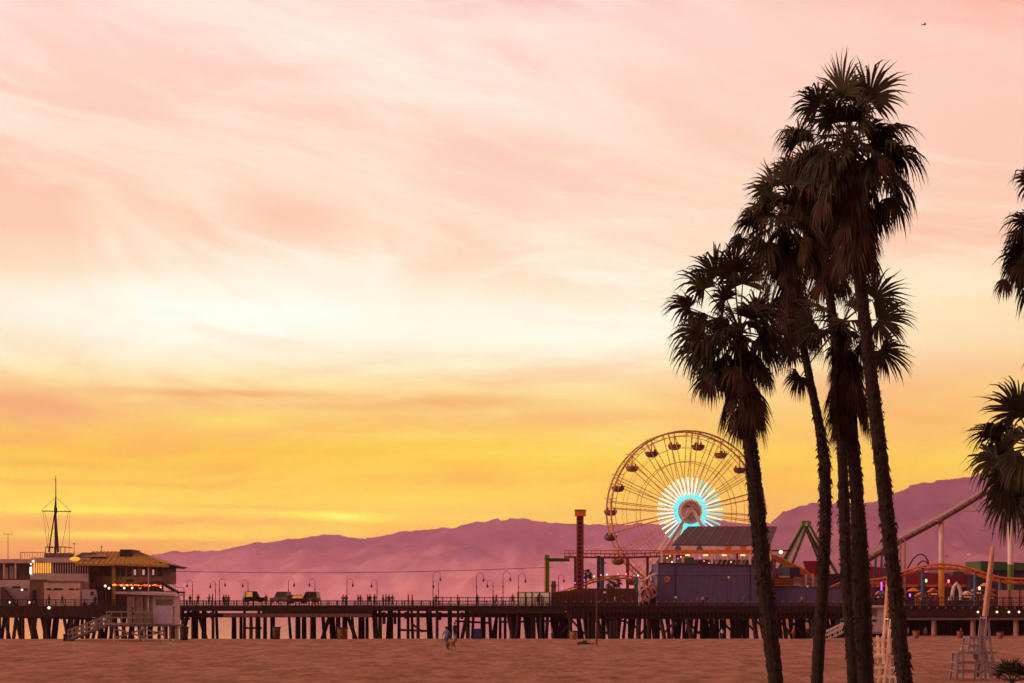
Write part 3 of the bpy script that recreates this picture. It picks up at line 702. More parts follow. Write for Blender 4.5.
# glass windbreak
wr = thing("glass_windbreak", "low row of four pale translucent panels in dark frames on the pier", "windbreak", None, tuple(P(534,606,YF)))
mg = mat("frosted_panel", (.55,.50,.40), .5, .25, 1.5, emit=(1,.62,.33), es=.16)  # faint emission painted in for light passing through the panels
fr = MB(); fr.box(X(518,YF), X(550,YF), YF-.3, YF-.15, Z(592.6,YF), Z(592,YF)); fr.box(X(518,YF), X(550,YF), YF-.3, YF-.15, Z(603.6,YF), Z(603,YF))
for p in (518, 525.5, 532, 539.5, 549.6): fr.box(X(p,YF)-.12, X(p,YF)+.12, YF-.32, YF-.12, Z(606,YF), Z(592,YF))
part("frame", fr, m_dark, wr)
for a, b_ in ((519,525),(526,531.5),(532.7,539),(540,549)): part("panel", MB().box(X(a,YF), X(b_,YF), YF-.24, YF-.2, Z(603,YF), Z(592.6,YF)), mg, wr)

# sagging cable from the restaurant to the green frame
pts = []
for k in range(41):
    t = k/40; px = 166 + (553-166)*t; pts.append(P(px, 571 + 14*t*(1-t) - 4*t, 352 + 6*t))
tag(MB().tube(pts, .045, 5).build("cable", m_dark), "thin sagging cable strung between the restaurant and the green frame", "cable")
# ------------------------------------------------------------------ buildings on the harbour end
m_stucco = mat("pinkish_stucco", (.52,.42,.42), .9, .15, .8)
m_stucco2 = mat("warm_stucco", (.62,.44,.36), .9, .15, .8)
m_greybrown = mat("grey_brown_wall", (.15,.11,.10), .9, .25, 1)  # plain grey brown wall colour
m_glass = mat("dark_glass", (.03,.03,.04), .15, .2, 1)
m_lit = mat("lit_window", (.8,.5,.2), .5, .3, 1.2, emit=(1,.42,.06), es=.95)
m_ochre = mat("ochre_roof", (.36,.26,.03), .8, .45, 1, stretch=(6,1,1))
m_ochrew = mat("ochre_wall", (.30,.16,.06), .9, .2, 1)
m_brown = mat("brown_wall", (.17,.10,.075), .9, .3, 1.5)
YH = 345.0
def bx(mb, p0, p1, q0, q1, y0, y1): return mb.box(X(p0,y0), X(p1,y0), y0, y1, Z(q1,y0), Z(q0,y0))
hb = thing("harbour_office", "pale boxy harbour office with a row of upper windows, part of it lit yellow", "building", None, tuple(P(60,606,YH)))
w = MB(); bx(w, 30, 88.5, 573.5, 606, YH, YH+11); bx(w, 31, 89, 557.5, 562.5, YH-.3, YH+11.3)
w.box(X(30,YH), X(88.5,YH), YH+.5, YH+10.8, Z(573.5,YH), Z(562.5,YH))
part("wall", w, m_stucco, hb)
part("lower_wing", bx(MB(), 44, 80, 582, 606, YH-3, YH-.02), m_stucco2, hb)
wg = bx(MB(), 44.5, 79.5, 581.2, 582, YH-3.2, YH-.02); part("wing_coping", wg, m_greybrown, hb)
for (a, b_) in ((46.3,51),(53.5,62.5),(69,74),(76,78.5)):
    part("window", bx(MB(), a, b_, 588.3, 590, YH-3.06, YH-2.98), m_glass, hb)
lw = bx(MB(), 32.8, 51.3, 563, 573, YH+.2, YH+.46); L_ = part("window", lw, m_lit, hb, label="upper window lit yellow")
mu = MB()
for i in range(9): x = X(32.8+ i*2.3,YH); mu.box(x-.05, x+.05, YH+.08, YH+.2, Z(573.4,YH), Z(562.6,YH))
o = mu.build("frame", m_greybrown); o.data.transform(Matrix.Translation(-Vector(hb.location))); o.parent = L_
dw = bx(MB(), 53, 87.5, 563, 573, YH+.2, YH+.46); D_ = part("window", dw, m_glass, hb)
mu = MB()
for i in range(15): x = X(53+ i*2.46,YH); mu.box(x-.07, x+.07, YH+.06, YH+.2, Z(573.4,YH), Z(562.6,YH))
o = mu.build("frame", m_stucco); o.data.transform(Matrix.Translation(-Vector(hb.location))); o.parent = D_
part("roof_block", bx(MB(), 44.2, 66.6, 553, 557.6, YH+2, YH+8), m_greybrown, hb)
rl = MB()
for p in (45.5, 50, 54.5, 56, 60.5, 65): rl.tube([P(p,553,YH+2.1), P(p,547,YH+2.1)], .07, 5)
rl.obox(P(45.2,547,YH+2.1), P(53,547,YH+2.1), .12, .14); rl.obox(P(56,547,YH+2.1), P(65.3,547,YH+2.1), .12, .14)
rl.obox(P(45.2,547,YH+7.8), P(65.3,547,YH+7.8), .12, .14)
for p in (45.5,65): rl.obox(P(p,547,YH+2.1), Vector((X(p,YH+2.1), YH+7.8, Z(547,YH+2.1))), .12, .12)
rl.obox(P(20.5,552.3,YH+3), P(44,552.3,YH+3), .09, .09); rl.obox(P(20.5,552.3,YH+3), P(20.5,560,YH+3), .09, .09); rl.obox(P(67,553,YH+3), P(79,553,YH+3), .08, .08)
for i in range(9): p = 22+2.6*i; rl.obox(P(p,552.3,YH+3), P(p,558,YH+3), .05, .05)
part("roof_railing", rl, m_dark, hb)
part("yellow_canopy", MB().lathe(P(75,559.3,YH-.4), [(.3,.42),(.75,.25),(.92,0),(.6,-.2),(.2,-.3)], 16), mat("canopy_painted_glow", (.8,.5,.1), .5, .1, 1, emit=(1,.45,.03), es=.8), hb)  # canopy glow painted in as emission, there is no lamp in it
sr = MB(); sr.prism([(X(68,YH+1),Z(560,YH+1)),(X(82,YH+1),Z(552.5,YH+1)),(X(92,YH+1),Z(552.5,YH+1)),(X(92,YH+1),Z(554.5,YH+1)),(X(83,YH+1),Z(554.8,YH+1)),(X(70,YH+1),Z(561,YH+1))], YH+1, YH+6)
part("sloping_roof", sr, m_greybrown, hb)
for (px, py, r_) in ((33.3,561.3,.16),(30.8,564,.13)):
    q = MB(); knob(q, P(px,py,YH-.5), r_); part("wall_lamp", q, mat("white_lamp", (1,.9,.8), .4, 0, 1, emit=(1,.72,.5), es=3), hb)
part("light_panel", bx(MB(), 29.8, 31.4, 567, 574, YH-.3, YH-.1), mat("white_lamp", (1,.9,.8)), hb)
# signal mast
mast = thing("signal_mast", "tall tripod signal mast with a yard and stays on the harbour office roof", "mast", None, tuple(P(55.3,553,YH+5)))
Ym = YH+5; top = P(55.8,475,Ym); jn = P(55.5,508,Ym)
pm = MB(); pm.tube([P(55.5,553,Ym), jn, P(55.8,497,Ym), top], [.17,.22,.10,.04], 6); pm.lathe(P(55.6,510,Ym), [(.2,-.5),(.3,-.4),(.3,.4),(.2,.5)], 8); pm.lathe(P(55.7,480,Ym), [(.05,-.2),(.13,0),(.05,.2)], 6)
part("pole", pm, m_dark, mast)
for a, dy in ((50.6,-1.5),(60.5,-1.5),(54.6,2.2)):
    part("leg", MB().tube([P(a,547,Ym)+Vector((0,dy,-.9)), jn], [.13,.10], 6), m_dark, mast)
part("yard", MB().tube([P(41.5,511,Ym), P(71.2,511.5,Ym)], .09, 6), m_dark, mast)
st = MB()
for a, b_ in (((55.8,497),(41.5,511)),((55.8,497),(71.2,511.5)),((43,511),(47.5,548)),((70,511.5),(69,552)),((68.5,511.5),(62,547)),((44.5,511),(49,530)),((49,530),(47.5,548))):
    st.tube([P(*a,Ym), P(*b_,Ym)], .03, 4)
part("stay", st, m_dark, mast)
for (px, pt, pb, lab) in ((8,533,558,"thin roof antenna at the far left"),(74.2,543,553,"short roof antenna right of the signal mast"),(101.5,546,551,"small roof antenna on the ochre roof ridge")):
    b = P(px,pb+2,YH+6); r_ = thing("roof_antenna", lab, "antenna", None, tuple(b)); Q = YH+6
    q = MB(); q.tube([b, P(px,pt,Q)], [.06,.04], 5); part("pole", q, m_dark, r_)
    q = MB()
    if px < 20: q.obox(P(px-4,pt+1.5,Q), P(px+4,pt+1,Q), .05, .05); q.obox(P(px-4,pt+2.5,Q), P(px-4,pt-1.5,Q), .05, .05); q.obox(P(px+4,pt+2.5,Q), P(px+4,pt-1.5,Q), .05, .05)
    else: q.obox(P(px-.6,pt+.6,Q), P(px+.8,pt+.6,Q), .22, .22)
    part("aerial", q, m_dark, r_)
# left annex with terrace
an = thing("terrace_annex", "low flat roofed annex with pillared upper terrace at the far left of the pier", "building", None, tuple(P(10,606,YH)))
part("wall", bx(MB(), -60, 29.6, 580, 606, YH-1.5, YH+9), m_stucco, an)
part("roof", bx(MB(), -60, 31, 559, 563, YH-1, YH+9), m_stucco, an)
part("upper_wall", bx(MB(), -60, 29.5, 563, 580, YH+3, YH+9), m_greybrown, an)
for p in (-6, 3, 14.5):
    part("pillar", bx(MB(), p, p+1.4, 563, 580, YH-.8, YH-.3), m_stucco2, an)
part("pale_wall_panel", bx(MB(), 4.5, 8, 567, 579, YH+2.7, YH+2.95), m_stucco2, an)  # paler stucco panels on the upper wall
part("pale_wall_panel", bx(MB(), 9.5, 13.5, 566, 579, YH+2.7, YH+2.95), m_stucco, an)
rb = MB(); rb.obox(P(-20,579.5,YH-1.3), P(30,579.5,YH-1.3), .12, .2); part("terrace_rail", rb, m_dark, an)
part("window", bx(MB(), 12, 20, 586.3, 588, YH-1.6, YH-1.48), m_glass, an); part("window", bx(MB(), 24, 27, 588.5, 590.3, YH-1.6, YH-1.48), m_glass, an)
sb = MB()
for k in range(8): sb.box(X(1+1.75*k,YH-3), X(3+1.75*k,YH-3), YH-3.5, YH-1.6, Z(606,YH), Z(587+2.2*k,YH))
part("outside_stair", sb, mat("dark_stair", (.09,.06,.06), .9, .3, 2), an)  # plain dark stair colour
for i, (px,py) in enumerate(((22,589.8),(9.5,602.5),(29.5,602.5))):
    q = MB(); knob(q, P(px,py,YH-3.7), .16); part("wall_lamp", q, mb_bulb, an)
cr_ = thing("corner_block", "dark narrow block with a doorway between the annex and the harbour office", "building", None, tuple(P(37,606,YH)))
part("wall", bx(MB(), 30, 43.5, 580.5, 606, YH-2, YH-.05), m_brown, cr_); part("door", bx(MB(), 32.5, 36, 590, 606, YH-2.1, YH-1.98), m_glass, cr_)
part("coping", bx(MB(), 29.8, 43.8, 579.6, 580.5, YH-2.2, YH-.05), m_greybrown, cr_)
ul = MB(); knob(ul, P(49,607.8,YF-.4), .22); tag(ul.build("under_deck_lamp", mb_bulb), "orange lamp glowing under the pier edge below the office wing", "lamp")

# restaurant with the hipped ochre roof
YR = 344.0
rs = thing("pier_restaurant", "two storey ochre restaurant with hipped roof and a balcony of red lights", "building", None, tuple(P(120,606,YR)))
part("wall", bx(MB(), 89.5, 113, 564, 606, YR+2, YR+13), m_brown, rs)
w2 = bx(MB(), 115, 163.5, 564.5, 583.8, YR, YR+13); bx(w2, 115, 163.5, 590.5, 606, YR+1, YR+12.8)
part("upper_wall", w2, mat("rose_brown_wall", (.20,.125,.10), .9, .25, 1.2), rs)
part("corner_post", bx(MB(), 112, 115.5, 563.6, 606, YR-.2, YR+2), m_ochrew, rs)
part("eaves", bx(MB(), 89, 113, 563, 565, YR+1.4, YR+2), m_ochrew, rs)
# roof: ridge boxes and long slopes
def hip(mb, x0, x1, r0, r1, ye, yr, y0, y1):
    """hipped roof: eaves x0..x1, ridge r0..r1 (pixels at YR)"""
    ym = (y0+y1)/2; e = [Vector((X(x0,YR), y0, Z(ye[0],YR))), Vector((X(x1,YR), y0, Z(ye[1],YR))), Vector((X(x1,YR), y1, Z(ye[1],YR))), Vector((X(x0,YR), y1, Z(ye[0],YR)))]
    a = Vector((X(r0,YR), ym, Z(yr,YR))); c = Vector((X(r1,YR), ym, Z(yr,YR))); dn = Vector((0,0,-.35))
    vs = e + [a, c] + [v+dn for v in e]
    mb.quadmesh(vs, [(0,1,5,4),(1,2,5),(2,3,4,5),(3,0,4),(6,9,8,7),(0,6,7,1),(1,7,8,2),(2,8,9,3),(3,9,6,0)])
rf = MB(); hip(rf, 76, 116, 84, 112, (563.6,563.8), 550.5, YR-1, YR+15); hip(rf, 113, 170, 116, 131, (563,565.6), 550.2, YR-1.6, YR+14)
RF = part("roof", rf, m_ochre, rs)
rs_ = MB(); ym = YR+6.2
for k in range(11):
    t = k/10; rs_.obox(Vector((X(115+54*t,YR), YR-1.55, Z(563+2.5*t,YR)+.05)), Vector((X(117+13.5*t,YR), ym-.1, Z(550.3,YR)+.05)), .10, .09)
for k in range(8):
    t = k/7; rs_.obox(Vector((X(78+36*t,YR), YR-.95, Z(563.6,YR)+.05)), Vector((X(85+26.5*t,YR), YR+6.9, Z(550.6,YR)+.05)), .10, .09)
rs2 = rs_.build("roof_ribs", mat("ochre_rib", (.24,.15,.03), .8, .3, 2)); rs2.data.transform(Matrix.Translation(-Vector(rs.location))); rs2.parent = RF
ov = MB(); ov.prism([(X(160,YR),Z(562.2,YR)),(X(182.5,YR),Z(567,YR)),(X(178,YR),Z(568.6,YR)),(X(160,YR),Z(564.5,YR))], YR-.5, YR+6)
part("eave_overhang", ov, m_dark, rs)
part("roof_vent", bx(MB(), 120, 132, 549.4, 556.5, YR+2.5, YR+10), m_dark, rs); part("roof_skylight", bx(MB(), 80, 106, 554.5, 556.8, YR+2.2, YR+4), m_stucco, rs)
for a, b_ in ((116.5,119.5),(121,124.5),(127,130.5),(133,136.8),(141.5,145.5),(151.5,155),(158,161.5)):
    W_ = part("window", bx(MB(), a, b_, 567.5, 576.3, YR-.1, YR-.03), m_glass, rs)
    if a in (133, 141.5, 151.5):
        o = bx(MB(), a+.8, b_-.8, 569.5, 575, YR-.14, YR-.11).build("reflection_pane", mat("painted_pink_reflection", (.75,.45,.45), .4, .1, 1, emit=(1,.45,.42), es=.35)); o.data.transform(Matrix.Translation(-Vector(rs.location))); o.parent = W_  # pink reflection painted on the pane as emission
for a in (99.5,103,106.5): part("window", bx(MB(), a, a+3, 566.5, 576, YR+1.9, YR+1.98), m_glass, rs)
part("sign_panel", bx(MB(), 126, 132.5, 579.4, 582.2, YR-.12, YR-.03), m_dark, rs)
part("door", bx(MB(), 91, 94.5, 572, 582, YR+1.9, YR+1.98), m_glass, rs)
bal = MB(); bx(bal, 115, 175, 591.8, 593.4, YR-3.5, YR-.02); part("balcony", bal, m_pale, rs)
bk = MB(); bx(bk, 116, 163, 583.9, 591.7, YR+2.5, YR+3); part("balcony_back_wall", bk, mat("warm_interior", (.22,.08,.05), .9, .3, 2), rs)
rl = MB(); rl.obox(P(117,586.5,YR-3.3), P(163,586.5,YR-3.3), .09, .09)
for i in range(24): rl.obox(P(117+2*i,586.5,YR-3.3), P(117+2*i,591.8,YR-3.3), .05, .05)
for i in range(5): rl.box(X(118+11*i,YR-3.2)-.09, X(118+11*i,YR-3.2)+.09, YR-3.3, YR-3.1, Z(591.8,YR), Z(583.5,YR))
part("balcony_railing", rl, m_dark, rs)
m_red = mat("red_bulbs", (.8,.1,.03), .5, 0, 1, emit=(1,.08,.01), es=1.9); m_or = mat("orange_bulbs", (.8,.3,.05), .5, 0, 1, emit=(1,.36,.05), es=2.2)
rr_ = random.Random(8)
for i in range(30):
    q = MB(); px = 113 + i*1.67; knob(q, P(px, 585.2 + rr_.uniform(-.5,.9), YR-3.0 + rr_.uniform(-.2,.5)), rr_.uniform(.09,.19)); part("string_light", q, rr_.choice((m_red,m_red,m_or)), rs)
for px, py in ((105.2,585.9),(109,588.2),(124.3,588),(132.2,588),(140,588.4),(161,587)):
    q = MB(); knob(q, P(px,py,YR-2.6), .19); part("globe_light", q, mb_bulb, rs)
part("awning", MB().prism([(X(141,YR),Z(582.5,YR)),(X(162,YR),Z(581,YR)),(X(165,YR),Z(584,YR)),(X(141,YR),Z(584.3,YR))], YR-2.2, YR-.15), m_dark, rs)
so_ = MB(); so_.obox(P(162,583,YR-1), P(178,592.6,YR-1), 1.6, .45); so_.obox(P(178,592.4,YR-1), P(184.5,592.4,YR-1), 1.6, .3); so_.obox(P(184,592.5,YR-1.6), P(184,606,YR-1.6), .2, .2); so_.obox(P(178.5,592.5,YR-1.6), P(178.5,606,YR-1.6), .2, .2)
part("outside_stair", so_, m_dark, rs)
hr = MB(); hr.obox(P(163,578.5,YR-1.6), P(178,587.6,YR-1.6), .09, .09); hr.obox(P(178,587.6,YR-1.6), P(184,587.6,YR-1.6), .09, .09)
for k in range(8): hr.obox(P(163+2.1*k,579+1.28*k,YR-1.6), P(163+2.1*k,584+1.28*k,YR-1.6), .05, .05)
hr.obox(P(184,587.6,YR-1.6), P(184,592.4,YR-1.6), .08, .08)
part("stair_handrail", hr, m_dark, rs)
for px in (96,101,107): part("dining_window", bx(MB(), px, px+3.6, 586, 600, YR+1.9, YR+1.98), mat("dim_room", (.05,.03,.03), .5, .4, 1.5), rs)
pp = thing("white_van", "pale lilac delivery van standing between the office and the restaurant", "van", None, tuple(P(88,606,YH-5)))
vb = MB(); Yv = YH-6; vb.prism([(X(82,Yv),Z(604.6,Yv)),(X(95.2,Yv),Z(604.6,Yv)),(X(95.2,Yv),Z(597,Yv)),(X(94,Yv),Z(590.5,Yv)),(X(92.8,Yv),Z(589.6,Yv)),(X(82,Yv),Z(589.6,Yv))], Yv, Yv+2.1)
part("body", vb, mat("lilac_paint", (.42,.36,.44), .5, .15, 1), pp)
part("window", MB().box(X(90.5,Yv), X(93.5,Yv), Yv-.03, Yv-.005, Z(595.5,Yv), Z(591.5,Yv)), m_glass, pp)
for px in (84.6, 92.5): part("wheel", MB().tube([P(px,604.2,Yv)+Vector((0,-.04,0)), P(px,604.2,Yv)+Vector((0,.25,0))], .34, 12), m_dark, pp)

# ------------------------------------------------------------------ lifeguard tower on the sand
YT = 192.0
lt = thing("lifeguard_tower", "pale lifeguard hut on braced stilts with a long ramp, beside the pier restaurant", "lifeguard tower", None, (X(150,YT), YT, sand_z(X(150,YT),YT)))
m_lg = mat("lifeguard_paint", (.46,.40,.43), .8, .2, 2); m_lg2 = mat("lilac_panel", (.50,.44,.62), .8, .15, 2); m_ramp = mat("grey_rail_paint", (.24,.20,.19), .8, .25, 2)
c = bx(MB(), 127, 153, 596.3, 624.6, YT+.6, YT+3); part("cabin", c, mat("tan_cabin", (.30,.22,.18), .8, .2, 2), lt)
part("front_wall", bx(MB(), 153, 174.6, 596.3, 624.8, YT-.1, YT+3), m_lg, lt)
part("shutter", bx(MB(), 154.3, 172.8, 606, 624, YT-.16, YT-.103), m_lg2, lt)
part("window_band", bx(MB(), 156, 171.5, 599.5, 605, YT-.15, YT-.103), mat("mauve_window", (.17,.13,.17), .5, .2, 2), lt)
for a in (133.5, 141.5, 147.5): part("wall_post", bx(MB(), a, a+.9, 596.6, 612, YT+.5, YT+.598), m_lg, lt)
part("window", bx(MB(), 135.5, 140.8, 599.5, 611, YT+.53, YT+.598), mat("tan_pane", (.30,.19,.13), .5, .2, 2), lt)
rf = MB(); rf.prism([(X(117.5,YT),Z(591.6,YT)),(X(148,YT),Z(591.6,YT)),(X(177.5,YT),Z(594.2,YT)),(X(177.5,YT),Z(596,YT)),(X(117.5,YT),Z(593.8,YT))], YT-.7, YT+3.5)
part("roof", rf, m_lg, lt)
dk = bx(MB(), 105.5, 177, 624.8, 626.6, YT-.6, YT+3.2); part("deck", dk, mat("dark_deck", (.12,.09,.09), .9, .2, 2), lt)  # plain dark deck colour
lg_ = []
for a, yy in ((114.5,YT-.3),(144.5,YT-.3),(164,YT-.3),(170,YT+2.8),(114.5,YT+2.8),(176.5,YT+.2),(140,YT+2.8)):
    g = MB(); gz = sand_z(X(a,yy),yy)-.3; g.tube([Vector((X(a,yy), yy, Z(626,YT))), Vector((X(a,yy), yy, gz))], .09 if a != 176.5 else .14, 8); part("stilt", g, m_lg, lt)
br = MB()
for (p0,q0,p1,q1) in ((115,629,144,637),(115,638,144,629),(145,629,164,635),(145,637,165,630)): br.obox(P(p0,q0,YT-.42), P(p1,q1,YT-.42), .05, .16)
part("cross_brace", br, m_ramp, lt)
rl = MB()
for p in (108,112.5,122.5,132.5,142.7,147): rl.box(X(p,YT)-.045, X(p,YT)+.045, YT-.6, YT-.5, Z(625,YT), Z(611.3,YT))
for q in (611.8, 617.5, 623.5): rl.box(X(107,YT), X(152,YT), YT-.63, YT-.6, Z(q,YT)-.07, Z(q,YT)+.07)
part("deck_railing", rl, m_ramp, lt)
for dy in (0,):
    rp = MB(); e0 = P(107,625.8,YT); e1 = Vector((X(66,YT-1), YT, sand_z(X(66,YT),YT)+.05)); s_ = Vector((0,.6,0))
    rp.obox(e0+s_, e1+s_, 1.3, .12); part("ramp", rp, m_ramp, lt)
    rr2 = MB(); up_ = Vector((0,0,1))
    for yy in (-.08, 1.28):
        o_ = Vector((0,yy,0))
        for h in (.16,.58,1.02): rr2.obox(e0+o_+up_*h, e1+o_+up_*h, .05, .14)
        for k in range(9): q_ = e0.lerp(e1, k/8)+o_; rr2.obox(q_, q_+up_*1.08, .09, .09)
    part("ramp_railing", rr2, m_ramp, lt)
part("stair_post", MB().box(X(63,YT), X(69.5,YT), YT+.1, YT+.9, sand_z(X(66,YT),YT)-.1, Z(634,YT)), m_wood, lt)
fp = P(148.6,596,YT-.4); tag(MB().tube([Vector((fp.x,fp.y,Z(625,YT))), P(148.6,568,YT-.4)], [.055,.045], 6).build("flag_pole", m_lg), "bare pale flag pole standing against the lifeguard hut", "pole")
# ------------------------------------------------------------------ amusement park
m_or_st = mat("orange_steel", (.70,.20,.03), .6, .25, 1)
m_red_st = mat("red_steel", (.30,.045,.035), .6, .25, 1)
m_dred = mat("dark_red_steel", (.12,.03,.03), .6, .25, 1)
m_green = mat("green_steel", (.12,.24,.03), .5, .25, 1)
m_blue = mat("blue_steel", (.07,.13,.26), .6, .25, 1)
m_yel = mat("yellow_steel", (.80,.42,.03), .6, .2, 1)
m_pk = mat("pale_steel", (.80,.66,.62), .6, .15, 1)
m_whl = mat("wheel_steel", (.80,.46,.18), .6, .2, 1)
m_purple = mat("purple_boards", (.105,.088,.205), .85, .18, .7, stretch=(3,1,.4))
m_navy = mat("navy_wall", (.045,.045,.09), .8, .3, 1)
m_maroon = mat("maroon_wall", (.30,.025,.06), .8, .25, .6)
YW = 362.0; pxm = YW/F
hub = P(686.3, 512, YW); RW = 80.5*pxm; TH = R(13)
wh = thing("ferris_wheel", "big ferris wheel with bowl gondolas and glowing cyan white light rays round its hub", "ferris wheel", None, (hub.x, hub.y, zp))
ex = Vector((math.cos(TH), math.sin(TH), 0)); ey = Vector((-math.sin(TH), math.cos(TH), 0)); ez = Vector((0,0,1))
def WP(r, a, y): return hub + ex*(math.sin(a)*r) + ez*(math.cos(a)*r) + ey*y
for y in (-1.5, 1.5):
    rb = MB(); rb.tube([WP(RW, 2*math.pi*k/80, y) for k in range(81)], .16, 6, False); part("rim", rb, mat("rim_steel", (.55,.34,.20), .6, .2, 1), wh)
    ib = MB(); ib.tube([WP(RW*.945, 2*math.pi*k/80, y) for k in range(81)], .06, 5, False); part("inner_rim", ib, m_whl, wh)
    ib = MB(); ib.tube([WP(RW*.625, 2*math.pi*k/60, y*.85) for k in range(61)], .06, 5, False); part("tie_ring", ib, m_whl, wh)
    ib = MB(); ib.tube([WP(RW*.80, 2*math.pi*k/60, y*.9) for k in range(61)], .035, 4, False); part("tie_ring", ib, m_whl, wh)
for k in range(40):
    a = R(9*k)
    for y in (-1.5, 1.5): part("spoke", MB().tube([WP(1.6, a + (.05 if k % 2 else -.05), y*1.25), WP(RW, a + (R(-2.2) if k % 2 else R(2.2)), y)], .07, 5), m_whl, wh)
tr = MB()
for k in range(80): tr.tube([WP(RW, R(4.5*k), -1.5 if k % 2 else 1.5), WP(RW, R(4.5*(k+1)), 1.5 if k % 2 else -1.5)], .05, 4)
for k in range(20):
    tr.tube([WP(RW*.945, R(18*k), -1.5), WP(RW, R(18*k), 1.5)], .07, 4); tr.tube([WP(RW, R(18*k), -1.5), WP(RW*.945, R(18*k), 1.5)], .07, 4)
part("rim_truss", tr, m_whl, wh)
m_cy = mat("cyan_light", (.2,.8,.9), .5, 0, 1, emit=(.10,.74,.84), es=1.0); m_wl = mat("white_light", (.9,.95,1), .5, 0, 1, emit=(.80,1.0,.98), es=1.0)
for k in range(40):
    a = R(9*k + 4.5); t_ = MB(); t_.tube([WP(2.35, a, -2.35), WP(3.1, a, -2.3)], .12, 6)
    t_.cur = 1 if math.sin(a) < .35 and math.cos(a) > -.45 or math.sin(a) < -.2 and math.cos(a) > -.75 else (1 if k % 2 else 0)
    t_.tube([WP(3.1, a, -2.3), WP(6.15, a, -2.15)], [.11,.15], 6); part("light_tube", t_, [m_cy, m_wl], wh)
for k in range(39):
    a = R(9*k + 9); part('short_light_tube', MB().tube([WP(2.3, a, -2.38), WP(3.5 if k % 2 else 3.1, a, -2.3)], [.08,.07], 6), m_cy, wh)
hd = MB(); hd.tube([hub - ey*2.7, hub + ey*2.7], .75, 16); part("axle", hd, m_pk, wh)
fc = MB(); fc.tube([hub + ey*2.2, hub + ey*2.5], 2.0, 28); part('hub_disc', fc, m_whl, wh); fc = MB(); fc.tube([hub - ey*2.5, hub - ey*2.2], 2.0, 28); part("hub_disc", fc, mat("hub_rose", (.72,.58,.58), .6, .3, 1.2), wh)
em = MB()
for (dx, dz_, w_, h_) in ((.35,.45,.9,.3),(.25,.05,1.1,.28),(.45,-.35,.8,.3),(-.5,.9,.7,.25)):
    c = hub - ey*2.56 + ex*dx + ez*dz_; em.obox(c-ex*w_/2, c+ex*w_/2, .06, h_)
part("hub_emblem", em, mat("emblem_dark", (.08,.04,.06), .6, .2, 1), wh)
eb = MB(); eb.tube([hub - ey*2.58 + (ex*math.sin(R(15*k)) + ez*math.cos(R(15*k)))*1.85 for k in range(25)], .09, 5, False); part("emblem_ring", eb, m_pk, wh)
for sx in (-1, 1):
    for yy in (-3.4, 3.2):
        f0 = Vector((hub.x + sx*10.3, hub.y + yy*1.35, zp)); tp_ = hub + ey*yy*.9 + ex*(sx*.4)
        lg = MB().obox(f0, tp_, .5, .6); part("leg", lg, m_pk, wh)
cols = [(.20,.05,.05),(.30,.20,.07),(.16,.06,.12),(.22,.10,.05)]
gm = [mat("gondola_" + n, c, .6, .2, 2) for n, c in zip(("red","ochre","plum","brown"), cols)]
rg = random.Random(5)
for k in range(20):
    a = R(18*k + 9); pv_ = WP(RW*.99, a, 0); g = MB(); c = pv_ + ez*(-2.55)
    g.lathe(c, [(.25,-.55),(.85,-.42),(1.15,0),(1.2,.45),(1.12,.46),(1.0,.1)], 16)
    go = part("gondola", g, gm[k % 4], wh)
    s_ = MB(); s_.tube([c + ez*-.3, pv_], .09, 6); s_.tube([pv_ - ey*1.5, pv_ + ey*1.5], .1, 6); s_.obox(pv_ + ez*.05 - ex*1.25, pv_ + ez*.05 + ex*1.25, .12, .09)
    for q in range(4): o_ = (ex*math.cos(q*1.57+.5) + ey*math.sin(q*1.57+.5)); s_.tube([c + o_*1.1 + ez*.45, pv_ + ez*-.35], .035, 4)
    so2 = s_.build("hanger", m_whl); so2.data.transform(Matrix.Translation(-Vector(wh.location))); so2.parent = go
    if rg.random() < .75:
        h_ = MB()
        for q in range(rg.choice((2,3,4))):
            aa = rg.uniform(0,6.28); knob(h_, c + Vector((math.cos(aa)*.75, math.sin(aa)*.75, .75)), .17); h_.lathe(c + Vector((math.cos(aa)*.75, math.sin(aa)*.75, .45)), [(.22,-.3),(.2,.1),(.06,.2)], 6)
        so2 = h_.build("riders", m_dark); so2.data.transform(Matrix.Translation(-Vector(wh.location))); so2.parent = go  # dark heads and shoulders of riders sitting in the bowl
bs_ = MB(); bs_.box(hub.x-11.5, hub.x+11.5, hub.y-5.5, hub.y+5.5, zp, zp+.6); part("base", bs_, m_pk, wh)

# drop tower
YD = 350.0; dt = thing("drop_tower", "slim red brown drop tower with a wider cap left of the ferris wheel", "ride tower", None, tuple(P(580,606,YD)))
tb = MB(); zt0, zt1 = zp, Z(516,YD); x0, x1, xm = X(576.7,YD), X(583.6,YD), X(581.4,YD)
for xx in (x0, xm): tb.box(xx, xx+.22, YD, YD+.22, zt0, zt1); tb.box(xx, xx+.22, YD+1, YD+1.2, zt0, zt1)
tb.box(x0+.05, xm+.1, YD+.35, YD+.9, zt0, zt1)
for i in range(22): z_ = zt1 - .2 - i*.72; tb.box(x0, xm, YD-.05, YD+.1, z_-.1, z_+.1)
part("tower_frame", tb, m_red_st, dt); part("side_panel", MB().box(xm+.22, x1, YD-.05, YD+1.3, zt0, zt1), m_navy, dt)
rl_ = MB()
for i in range(22): z_ = zt1 - .55 - i*.72; rl_.box(x0+.25, xm-.05, YD+.3, YD+.345, z_-.14, z_+.1)
part("recess_plate", rl_, m_dark, dt)
part("cap", MB().box(X(575,YD), X(585.8,YD), YD-.4, YD+1.6, Z(516,YD), Z(510.5,YD)), m_or_st, dt); part("cap_trim", MB().box(X(574.6,YD), X(586.2,YD), YD-.5, YD+1.7, Z(510.5,YD), Z(509.6,YD)), m_red_st, dt)
